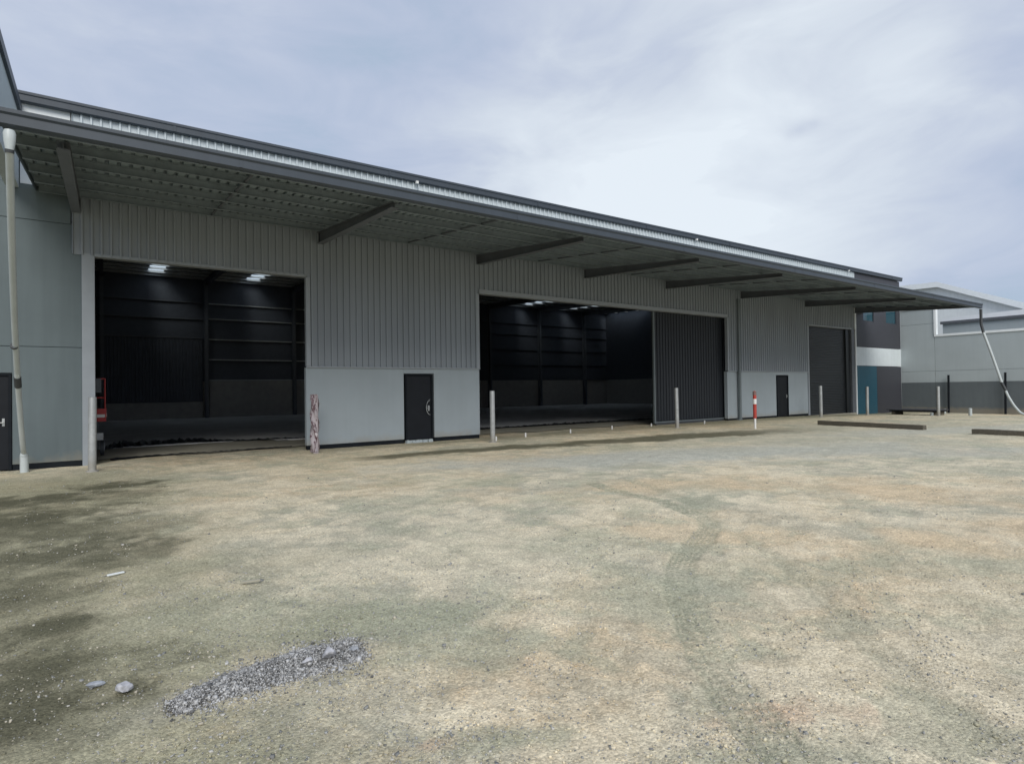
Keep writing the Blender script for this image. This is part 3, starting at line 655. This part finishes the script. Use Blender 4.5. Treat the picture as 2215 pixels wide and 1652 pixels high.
o = MB().box(-0.075, 0.075, -0.012, 0.012, 0.0, 0.018).build('wood_scrap', m_apron, bevel=0.003); o.location = (1.04, -11.58, 0.012); o.rotation_euler = (0, -0.05, R_(-20)); tag(o, 'short tan scrap of wood lying above the gravel pile', 'scrap')

# ================================================================== neighbouring buildings
nb = empty('boundary_building', (43.5, 0, 0))
tag(nb, 'two tone grey concrete boundary wall at the right with white capping', 'wall')
X = 0.0
def sidewall(name, m, segs, x=0.0, t=0.2, par=nb):
    mb = MB()
    for (y0, y1, z0, z1) in segs: mb.box(x, x+t, y0, y1, z0, z1)
    return mb.build(name, m, par, bevel=0.006)
sidewall('dark_wall_base', m_pre_dark, [(-1.94, -0.005, -0.5, 1.72), (-9.0, -1.955, -0.5, 1.72), (-16, -9.015, -0.5, 1.72)])
sidewall('wall', m_precast2, [(-1.94, -0.005, 1.725, 2.43), (-1.94, -0.005, 2.445, 5.48), (-1.94, -0.005, 5.495, 6.45), (-9.0, -1.955, 1.725, 2.43), (-9.0, -1.955, 2.445, 4.62), (-16, -9.015, 1.725, 2.43), (-16, -9.015, 2.445, 4.62)], x=0.003, t=0.197)
sidewall('joint_backing', m_pre_dark, [(-16, -0.01, 2.40, 2.47), (-1.97, -1.92, -0.4, 4.5), (-1.9, -0.01, 5.4, 5.6)], x=0.02, t=0.15)
MB().box(-0.05, 0.25, -16, -1.94, 4.62, 4.76).box(-0.05, 0.25, -2.06, -1.93, 4.76, 6.45).box(-0.05, 0.25, -1.93, 0, 6.45, 6.55).build('capping', m_trimw, nb, bevel=0.006)
# low annex roof behind it
an = empty('annex', (46.5, -4, 0)); tag(an, 'low grey annex with a bright white fascia above the boundary wall', 'building')
MB().box(0, 6, -12, 2.6, -0.3, 5.62).build('wall', m_precast2, an)
MB().box(-0.15, 0.0, -12, 2.7, 5.62, 5.80).build('gutter', m_steel, an, bevel=0.01)
fa = MB().hexa([(-0.1, -12, 5.80), (6, -12, 5.80), (6, 2.6, 5.80), (-0.1, 2.6, 5.80)], [(-0.1, -12, 6.45), (6, -12, 6.45), (6, 2.6, 6.0), (-0.1, 2.6, 6.0)])
fa.build('fascia', m_fascw, an)
# white gabled shed further back
sh = empty('gabled_shed', (55, 0, 0)); tag(sh, 'large white gabled shed rising behind the boundary wall at the right', 'shed')
GP = [(14, -0.5), (14, 9.2), (9.0, 9.72), (1.65, 9.55), (-3.59, 7.18), (-11, 3.8), (-11, -0.5)]
n = len(GP)
g_ = MB().add([(0, y, z) for y, z in GP]+[(24, y, z) for y, z in GP], [tuple(range(n)), tuple(range(n, 2*n))[::-1]]+[(i, i+n, (i+1) % n+n, (i+1) % n) for i in range(n)])
g_.build('wall', m_roofw, sh)
rf_ = MB()
for (ya, za), (yb, zb) in zip(GP[1:5], GP[2:6]):
    rf_.hexa([(-0.35, yb, zb+0.01), (24.3, yb, zb+0.01), (24.3, ya, za+0.01), (-0.35, ya, za+0.01)], [(-0.35, yb, zb+0.16), (24.3, yb, zb+0.16), (24.3, ya, za+0.16), (-0.35, ya, za+0.16)])
rf_.build('roof', m_roofg, sh)
bb = MB()
for (ya, za), (yb, zb) in zip(GP[2:5], GP[3:6]):
    bb.hexa([(-0.42, yb, zb-0.22), (-0.355, yb, zb-0.22), (-0.355, ya, za-0.22), (-0.42, ya, za-0.22)], [(-0.42, yb, zb+0.2), (-0.355, yb, zb+0.2), (-0.355, ya, za+0.2), (-0.42, ya, za+0.2)])
bb.build('barge_board', m_trimw, sh)

# ================================================================== GROUND
def hsh(ix, iy, seed):
    h = (ix.astype(np.int64)*374761393 + iy.astype(np.int64)*668265263 + seed*1442695041) & 0x7fffffff
    h = ((h ^ (h >> 13))*1274126177) & 0x7fffffff
    h = h ^ (h >> 16)
    return (h & 0xffff)/65535.0
def vn(x, y, seed=0):
    ix = np.floor(x); iy = np.floor(y); fx = x-ix; fy = y-iy; fx = fx*fx*(3-2*fx); fy = fy*fy*(3-2*fy)
    a = hsh(ix, iy, seed); b_ = hsh(ix+1, iy, seed); c_ = hsh(ix, iy+1, seed); d = hsh(ix+1, iy+1, seed)
    return a+(b_-a)*fx+(c_-a)*fy+(a-b_-c_+d)*fx*fy
def fbm(x, y, o=5, seed=0, gain=0.5):
    s_ = 0; a = 1; t = 0
    for i in range(o):
        c_, s2 = math.cos(0.6*i+0.3), math.sin(0.6*i+0.3)
        s_ = s_+a*vn((x*c_-y*s2)*2**i+i*17.3, (x*s2+y*c_)*2**i+i*9.1, seed+i); t += a; a *= gain
    return s_/t
def sst(a, b_, x): t = np.clip((x-a)/(b_-a), 0, 1); return t*t*(3-2*t)
def polydist(x, y, pts):
    best = np.full(x.shape, 1e9); side = np.zeros(x.shape); along = np.zeros(x.shape); acc = 0
    for (ax, ay), (bx, by) in zip(pts[:-1], pts[1:]):
        dx, dy = bx-ax, by-ay; ln = math.hypot(dx, dy)
        t = np.clip(((x-ax)*dx+(y-ay)*dy)/ln**2, 0, 1)
        ex, ey = x-ax-t*dx, y-ay-t*dy; d = np.hypot(ex, ey); m = d < best
        best[m] = d[m]; side[m] = (np.sign(dx*ey-dy*ex)*d)[m]; along[m] = (acc+t*ln)[m]; acc += ln
    return best, side, along
def spl(pts, n=6): return [(p.x, p.y) for p in smoothpts([(a, b_, 0) for a, b_ in pts], n)]
TR1 = spl([(7.0, -9.5), (6.76, -10.24), (6.6, -11.4), (6.09, -12.5), (5.35, -12.98), (4.6, -13.35), (4.0, -13.78), (3.55, -14.22), (3.1, -14.70), (2.75, -15.15), (2.5, -15.6)])
TR2 = spl([(7.8, -9.6), (6.9, -11.6), (6.1, -12.65), (5.57, -13.5), (4.82, -14.45), (3.97, -15.34), (3.3, -16.1)])
TR3 = spl([(2.2, -7.0), (2.54, -8.71), (3.0, -10.77), (3.05, -12.6), (2.6, -14.3), (2.08, -15.15)])
TR4 = spl([(16, -9.2), (12, -10.6), (9.5, -12.2), (7.6, -13.4), (6.0, -14.6), (4.8, -15.6)])
TR5 = spl([(14, -6.6), (10, -7.6), (7.5, -9.4), (6.0, -11.2), (4.2, -12.6), (2.6, -13.4), (1.4, -14.2)])
def ground_eval(x, y):
    wx = x+0.9*(fbm(x*0.7, y*0.7, 3, 50)-0.5); wy = y+0.9*(fbm(x*0.7, y*0.7, 3, 60)-0.5)
    fine = fbm(x*6, y*6, 5, 3, 0.6)
    col = np.empty(x.shape+(3,))
    tan = np.array([0.63, 0.545, 0.385]); grey = np.array([0.47, 0.45, 0.35]); blue = np.array([0.49, 0.495, 0.43]); org = np.array([0.66, 0.515, 0.335])
    pale = np.array([0.77, 0.68, 0.50]); ggr = np.array([0.345, 0.35, 0.255]); olive = np.array([0.13, 0.125, 0.082]); red = np.array([0.60, 0.43, 0.30])
    def mixin(c_, m, a=1.0):
        m = np.clip(m*a, 0, 1)[..., None]; col[:] = col*(1-m)+c_*m
    col[:] = tan
    n1_ = fbm(x*0.55, y*0.55, 6, 11, 0.58); n2_ = fbm(x*1.3+5, y*1.3, 6, 21, 0.6); n3_ = fbm(x*0.3, y*0.3, 4, 31)
    mixin(grey, sst(0.46, 0.58, n1_), 0.8); mixin(ggr*1.15, sst(0.54, 0.66, fbm(x*0.42+9, y*0.42, 5, 411, 0.6)), 0.55); mixin(pale, sst(0.52, 0.66, n2_), 0.6); mixin(org, sst(0.56, 0.70, n3_), 0.55)
    # streaks from turning vehicles
    ang = fbm(x*0.12, y*0.12, 2, 71)*0.7+0.1*(fbm(x*1.5, y*1.5, 3, 72)-0.5)
    u = (x*np.cos(0.75+ang)-y*np.sin(0.75+ang)); v_ = (x*np.sin(0.75+ang)+y*np.cos(0.75+ang))
    s1 = fbm(u*1.5, v_*5.0, 5, 81, 0.62); sa = sst(0.38, 0.62, fbm(x*0.8, y*0.8, 3, 83)); mixin(pale, sst(0.54, 0.68, s1)*sa, 0.5); mixin(grey*0.88, sst(0.50, 0.36, s1)*sa, 0.45)
    b1 = fbm(x*1.9+3, y*1.9, 6, 421, 0.66); mixin(ggr*1.2, sst(0.53, 0.63, b1), 0.45); mixin(pale, sst(0.46, 0.37, b1), 0.5)
    r = np.hypot(x-9, y+19); th = np.arctan2(y+19, x-9)
    s2 = fbm(r*6.0, th*6, 4, 91, 0.6); mixin(pale, sst(0.55, 0.7, s2), 0.18); mixin(grey*0.8, sst(0.47, 0.33, s2), 0.18)
    def blob(cx, cy, rx, ry, rot=0, k=0.9, soft=0.45, seed=5, sc=2.0):
        c_, s_ = math.cos(rot), math.sin(rot); a = ((x-cx)*c_+(y-cy)*s_)/rx; b_ = (-(x-cx)*s_+(y-cy)*c_)/ry
        d = np.hypot(a, b_)+(fbm(x*sc, y*sc, 5, seed, 0.6)-0.5)*k*2
        return sst(1.0+soft/2, 1.0-soft, d)
    # grey-blue gravel swathe in the middle distance
    mixin(blue, blob(12.2, -8.0, 6.5, 1.7, -0.35, 0.6, 0.6, 7, 0.8), 0.85); mixin(blue*0.92, blob(16, -11, 4, 1.4, -0.7, 0.7, 0.6, 8, .8), 0.6)
    mixin(grey, blob(22, -7, 9, 4.5, 0, 0.5, 0.6, 9, .6), 0.6); mixin(blue, blob(26, -9.5, 8, 1.2, -.3, .6, .5, 12, .7), .5)
    # orange clay
    mixin(org, blob(8.6, -10.6, 2.6, 0.7, -0.35, 1.3, 0.9, 13, 1.6), 0.6); mixin(org, blob(10.4, -13.4, 2.6, 1.1, -0.9, 1.2, 0.9, 14, 1.3), 0.7)
    mixin(org, blob(8.2, -14.9, 1.8, 0.6, -0.4, 1.2, 0.9, 15, 1.8), 0.7); mixin(org*1.03, blob(5.4, -12.75, 0.9, 0.4, -0.6, 0.9, 0.5, 16, 2), 0.5)
    mixin(red, blob(2.83, -15.42, 0.30, 0.13, -0.5, 1.6, 0.9, 17, 6), 0.6); mixin(red*1.1, blob(1.36, -14.62, 0.16, 0.07, -0.5, 0.9, 0.5, 18, 6), 0.7); mixin(red, blob(2.0, -14.1, 0.14, 0.06, -.5, .9, .5, 19, 6), .5)
    mixin(pale*1.08, blob(1.42, -14.45, 0.26, 0.12, -0.4, 0.9, 0.4, 22, 5), 0.75); mixin(pale, blob(2.9, -12.0, 1.6, .9, -.5, .9, .5, 23, 1.5), .45)
    # fine grey-green gravel
    for a in ((0.9, -12.6, 1.1, 0.65, -0.2, 0.7), (1.75, -13.1, 0.75, 0.45, -0.4, 0.9), (0.35, -11.9, 0.6, 0.5, 0, 0.6), (1.9, -13.75, 0.7, 0.35, -0.5, 0.7), (3.6, -13.9, 0.9, 0.35, -0.6, 0.35), (0.2, -14.2, .9, .3, -.3, .6), (1.55, -14.75, .35, .12, -.5, .7), (2.35, -15.6, .5, .2, -.5, .6), (4.2, -12.4, 1.4, .6, -.6, .35), (5.2,-14.2, 1.5,.4,-.6,.4)):
        mixin(ggr*1.12, blob(a[0], a[1], a[2], a[3], a[4], 0.8, 0.6, 24+int(a[0]*10), 3), a[5])
    # browner, darker tone toward the left, then damp and oily dark dirt
    mixin(np.array([0.33, 0.31, 0.205]), sst(2.3, -0.6, x+(fbm(x*0.9, y*0.9, 5, 222, 0.6)-0.5)*2.2)*sst(0, -3.4, y), 0.8)
    for a in ((0.16, -4.1, 0.62, 0.50, 0, 0.85), (-1.2, -5.0, 1.5, 0.55, 0.1, 0.8), (-2.2, -6.3, 1.4, 0.9, 0.1, 0.7), (-0.9, -7.9, 1.1, 0.6, 0.2, 0.62), (-0.35, -9.3, 0.85, 0.55, 0.2, 0.7), (-1.2, -10.2, 0.8, 0.7, 0.2, 0.6),
              (-0.30, -11.75, 0.36, 0.26, 0, 0.85), (-0.55, -12.7, 0.7, 0.30, -0.1, 0.75), (-0.25, -13.35, 0.45, 0.22, -0.2, 0.55), (0.35, -8.3, 0.7, 0.5, 0.3, 0.35), (-.6, -10.9, .5, .35, 0, .5), (0.1,-5.6,.7,.5,.3,.4), (-0.5, -6.9, .9, .5, .2, .8), (0.1, -9.9, .6, .3, .3, .5), (-.75, -12.2, .5, .4, 0, .8), (-.2, -12.5, .35, .16, 0, .6), (-.35, -13.1, .5, .2, -.1, .75)):
        mixin(olive, blob(a[0], a[1], a[2]*1.15, a[3]*1.2, a[4], 1.05, 0.75, 40+int(abs(a[0])*10), 3.2), min(1, a[5]*1.3))
    # long damp band in front of the building
    band = (y+3.15+0.17*(x-8)*(x > 8)*0.9+0.35*(fbm(x*0.8, x*0+1.3, 4, 66)-0.5))
    wd = 0.62+0.07*np.clip(x-7, 0, 9)
    bm_ = sst(1.0, 0.35, np.abs(band)/wd+(fbm(x*1.1, y*2.2, 5, 67, 0.6)-0.5)*1.1)*sst(4.4, 6.0, x)*sst(24, 17, x)
    mixin(olive*1.0, bm_, 0.92)
    mixin(olive*1.7, sst(0.75, 0.2, np.abs(y+0.35)/1.1+(fbm(x, y*2, 4, 68)-.5)*.6)*sst(4.5, 5.5, x), 0.45)
    mixin(olive*1.9, sst(-2.6, -0.4, y+(fbm(x*.7, y*.7, 4, 69)-.5)*1.2)*sst(17, 22, x), 0.5)
    # tyre tracks
    z = 0.02*(fbm(x*0.5, y*0.5, 3, 101)-0.5)+0.016*(fbm(x*3, y*3, 4, 111, 0.6)-0.5)+0.018*(fine-0.5)
    z = z-0.006*sst(0.5, 0.35, s1)*sa-0.006*sst(0.53, 0.63, b1)-0.004*sst(0.47, .33, s2)
    for pts, w_, dark, tread in ((TR1, 0.14, 0.90, 1.0), (TR2, 0.11, 0.42, 0.6), (TR3, 0.13, 0.10, 0.5), (TR4, 0.14, 0.10, 0.4), (TR5, 0.12, 0.08, 0.5)):
        d, sd__, al = polydist(x, y, pts)
        m = sst(w_*1.2, w_*0.75, d+(fbm(x*5, y*5, 3, 121)-0.5)*0.09)*np.clip(0.15+1.3*fbm(al*1.4, sd__*3, 3, 131), 0, 1)*(0.45+0.55*sst(0.30, 0.5, fbm(x*3, y*3, 4, 133, 0.6)+0.1))
        br = ((np.abs((sd__/w_*3) % 1-0.5) < 0.2) | (np.abs((al/0.075) % 1-0.5) < 0.22)).astype(float)
        mixin(ggr*0.95, m*(1-0.62*tread+0.62*br*tread), dark)
        z = z-0.010*m-0.006*br*m*tread
    # fine variation of every particle
    k = (0.84+0.32*fine)*(0.93+0.14*vn(x*55, y*55, 141))*(0.95+0.1*vn(x*23, y*23, 151))
    col *= k[..., None]
    # inside the building the earth is dark and level
    g = np.clip((x-29)/14.5, 0, 1); z = z-0.22*g*g*(3-2*g)
    hp = np.exp(-(((x-0.80)/0.55)**2+((y+13.405-(x-0.80)*0.12)/0.15)**2)**1.2)
    z = z+0.028*hp
    mixin(np.array([0.34, 0.35, 0.36]), hp*(0.5+0.9*fine), 0.7)
    z = np.where((y > -0.3) & (x < 30), z*0.35+0.008, z)
    z = np.where((y > 1.5) & (x < 43.4), -0.06, z)
    return col, z
def lines(segs):
    o = []
    for a, b_, s_ in segs: o += list(np.arange(a, b_-1e-6, s_))
    o.append(segs[-1][1]); return np.array(o)
xl = lines([(-900, -100, 100), (-100, -12, 11), (-12, -4, 0.4), (-4, -1, 0.05), (-1, 5.5, 0.018), (5.5, 12, 0.04), (12, 24, 0.08), (24, 50, 0.2), (50, 100, 5), (100, 1500, 140)])
yl = lines([(-900, -100, 100), (-100, -20, 10), (-20, -17.0, 0.3), (-17.0, -12.3, 0.018), (-12.3, -8, 0.035), (-8, 1.4, 0.06), (1.4, 1.6, 0.2), (1.6, 30, 2.5), (30, 1200, 110)])
GX, GY = np.meshgrid(xl, yl); CC, ZZ = ground_eval(GX, GY)
ny_, nx_ = GX.shape
me = bpy.data.meshes.new('ground')
co = np.stack([GX, GY, ZZ], -1).reshape(-1, 3).astype(np.float32)
idx = np.arange(nx_*ny_).reshape(ny_, nx_)
q = np.stack([idx[:-1, :-1], idx[:-1, 1:], idx[1:, 1:], idx[1:, :-1]], -1).reshape(-1, 4).astype(np.int32)
me.vertices.add(len(co)); me.vertices.foreach_set('co', co.ravel())
me.loops.add(q.size); me.loops.foreach_set('vertex_index', q.ravel())
me.polygons.add(len(q)); me.polygons.foreach_set('loop_start', np.arange(0, q.size, 4, dtype=np.int32)); me.polygons.foreach_set('loop_total', np.full(len(q), 4, np.int32))
me.update(calc_edges=True)
at = me.color_attributes.new('dirt', 'FLOAT_COLOR', 'POINT')
at.data.foreach_set('color', np.concatenate([CC.reshape(-1, 3), np.ones((len(co), 1))], 1).astype(np.float32).ravel())
me.polygons.foreach_set('use_smooth', np.ones(len(q), bool))
def dirtmat(name, attr, bumpd, fine=True, rough=0.95):
    m = bpy.data.materials.new(name); m.use_nodes = True; t = m.node_tree; b = t.nodes['Principled BSDF']
    b.inputs['Roughness'].default_value = rough; b.inputs['Specular IOR Level'].default_value = 0.1
    a = N(t, 'ShaderNodeAttribute', attribute_name=attr)
    last = a.outputs['Color']
    if fine:
        g = N(t, 'ShaderNodeNewGeometry')
        n_ = N(t, 'ShaderNodeTexNoise'); n_.inputs['Scale'].default_value = 45; n_.inputs['Detail'].default_value = 7; n_.inputs['Roughness'].default_value = 0.75; L(t, g.outputs['Position'], n_.inputs['Vector'])
        vo = N(t, 'ShaderNodeTexVoronoi'); vo.inputs['Scale'].default_value = 70; vo.inputs['Randomness'].default_value = 1; L(t, g.outputs['Position'], vo.inputs['Vector'])
        r = N(t, 'ShaderNodeMapRange'); r.inputs[1].default_value = 0.3; r.inputs[2].default_value = 0.7; r.inputs[3].default_value = 0.68; r.inputs[4].default_value = 1.27; L(t, n_.outputs[0], r.inputs[0])
        sp = N(t, 'ShaderNodeSeparateColor'); L(t, vo.outputs['Color'], sp.inputs[0])
        r2 = N(t, 'ShaderNodeMapRange'); r2.inputs[3].default_value = 0.80; r2.inputs[4].default_value = 1.2; L(t, sp.outputs[0], r2.inputs[0])
        pr = math_n(t, 'MULTIPLY', r.outputs[0], r2.outputs[0])
        mm = N(t, 'ShaderNodeVectorMath', operation='SCALE'); L(t, last, mm.inputs[0]); L(t, pr, mm.inputs[3]); last = mm.outputs[0]
        bp = N(t, 'ShaderNodeBump'); bp.inputs['Strength'].default_value = 0.9; bp.inputs['Distance'].default_value = bumpd
        hh = math_n(t, 'ADD', math_n(t, 'MULTIPLY', n_.outputs[0], 0.8), math_n(t, 'MULTIPLY', vo.outputs['Distance'], -0.5))
        L(t, hh, bp.inputs['Height']); L(t, bp.outputs[0], b.inputs['Normal'])
    L(t, last, b.inputs['Base Color']); return m
me.materials.append(dirtmat('dirt', 'dirt', 0.012))
go = bpy.data.objects.new('ground', me); COL.objects.link(go); tag(go, kind='structure')

# ------------------------------------------------------------------ loose stones (uncountable)
BOX = np.array([[-1,-1,-1],[1,-1,-1],[1,1,-1],[-1,1,-1],[-1,-1,1],[1,-1,1],[1,1,1],[-1,1,1]], float)
BF = np.array([[0,3,2,1],[4,5,6,7],[0,1,5,4],[1,2,6,5],[2,3,7,6],[3,0,4,7]])
def stones(name, xyz, size, cols, label, cat, flat=0.7):
    n = len(xyz); V = BOX[None]*np.ones((n, 1, 1)); V = V*(1-0.35*rng.random((n, 8, 1)))*np.array([0.62, 0.62, 0.62])
    V = V+rng.normal(size=(n, 8, 3))*0.12
    V *= (0.7+0.6*rng.random((n, 1, 3)))*np.array([1, 1, flat])
    a = rng.random(n)*6.283; ca, sa = np.cos(a), np.sin(a); b_ = rng.normal(size=n)*0.4; cb, sb = np.cos(b_), np.sin(b_)
    X_ = V[..., 0]*cb[:, None]+V[..., 2]*sb[:, None]; Z_ = -V[..., 0]*sb[:, None]+V[..., 2]*cb[:, None]; Y_ = V[..., 1]
    V = np.stack([X_*ca[:, None]-Y_*sa[:, None], X_*sa[:, None]+Y_*ca[:, None], Z_], -1)*size[:, None, None]+xyz[:, None, :]
    F = (BF[None]+(np.arange(n)*8)[:, None, None]).reshape(-1, 4).astype(np.int32)
    me = bpy.data.meshes.new(name); me.vertices.add(n*8); me.vertices.foreach_set('co', V.astype(np.float32).ravel())
    me.loops.add(F.size); me.loops.foreach_set('vertex_index', F.ravel()); me.polygons.add(len(F))
    me.polygons.foreach_set('loop_start', np.arange(0, F.size, 4, dtype=np.int32)); me.polygons.foreach_set('loop_total', np.full(len(F), 4, np.int32))
    me.update(calc_edges=True)
    at = me.color_attributes.new('stone', 'FLOAT_COLOR', 'POINT')
    cc = np.repeat(np.concatenate([cols, np.ones((n, 1))], 1), 8, 0).astype(np.float32); at.data.foreach_set('color', cc.ravel())
    me.materials.append(M_STONE); o = bpy.data.objects.new(name, me); COL.objects.link(o); tag(o, label, cat, kind='stuff'); return o
M_STONE = dirtmat('stone', 'stone', 0.002, fine=False, rough=0.85)
NS = 170000
dist = 2.4+13*rng.random(NS)**1.5; az = R_(35)+(rng.random(NS)-0.5)*R_(106)     # compass angle from +Y towards +X
sx2 = dist*np.sin(az); sy2 = -17.06+dist*np.cos(az)
size = 0.0028+0.0042*rng.exponential(size=NS)*0.55
dens = 0.10+0.9*sst(0.46, 0.62, fbm(sx2*1.3, sy2*1.3, 4, 201, 0.6))*sst(0.35, 0.6, fbm(sx2*4, sy2*4, 3, 211))
for (cx, cy, rx, ry) in ((0.9, -12.7, 1.2, 0.8), (1.6, -13.3, 0.9, 0.6), (1.5, -14.7, 0.5, 0.2), (2.6, -15.4, 0.7, 0.3), (0.3, -14.0, .8, .3)):
    dens = dens+0.6*np.exp(-((sx2-cx)/rx)**2-((sy2-cy)/ry)**2)
keep = (rng.random(NS) < dens) & (size > 0.00075*dist) & (sy2 < -0.2)
sx2, sy2, size = sx2[keep], sy2[keep], size[keep]
gc, gz2 = ground_eval(sx2, sy2)
n = len(sx2); t_ = rng.random(n)
pal = np.where((t_ < 0.45)[:, None], gc*(0.75+0.5*rng.random((n, 1))), np.where((t_ < 0.75)[:, None], np.array([0.30, 0.30, 0.285])*(0.6+0.8*rng.random((n, 1))), np.where((t_ < 0.93)[:, None], np.array([0.50, 0.46, 0.37])*(0.75+0.4*rng.random((n, 1))), np.array([0.52, 0.50, 0.45]))))
stones('gravel', np.stack([sx2, sy2, gz2+size*0.2], -1), size, pal, 'loose gravel scattered over the dirt yard', 'gravel')
# the blue-grey heap
NP = 32000
t_ = rng.random(NP)**0.9; px = 0.29+1.04*t_+rng.normal(size=NP)*0.03
wid = 0.060+0.075*np.clip(t_*2.2, 0, 1)
lat = rng.normal(size=NP)*wid*(0.75+0.5*fbm(px*5, px*0+3, 3, 305))
py = -13.50+0.20*t_-0.08*t_**3+lat; rr_ = np.abs(lat)/(wid*1.3)
k = rng.random(NP) < np.where(rr_ < 1, 0.75, 0.22)*(0.35+1.1*fbm(px*9, py*9, 3, 301))
px, py, rr_ = px[k], py[k], rr_[k]; n = len(px)
sz = 0.0035+0.0055*rng.random(n)**2+0.012*rng.random(n)*(rng.random(n) > 0.96); _, pz = ground_eval(px, py)
pz = pz+0.026*np.clip(1-rr_**2, 0, 1)*rng.random(n)
cols = np.array([0.39, 0.388, 0.38])*(0.25+1.15*rng.random((n, 1)))  # random stone tones; the darkest stand in for shaded gaps between stones
w = rng.random(n) < 0.10; cols[w] = np.array([0.55, 0.55, 0.54])
stones('gravel_pile', np.stack([px, py, pz+sz*0.3], -1), sz, cols, 'low streak of blue grey crushed gravel heaped on the dirt', 'gravel pile', 0.8)
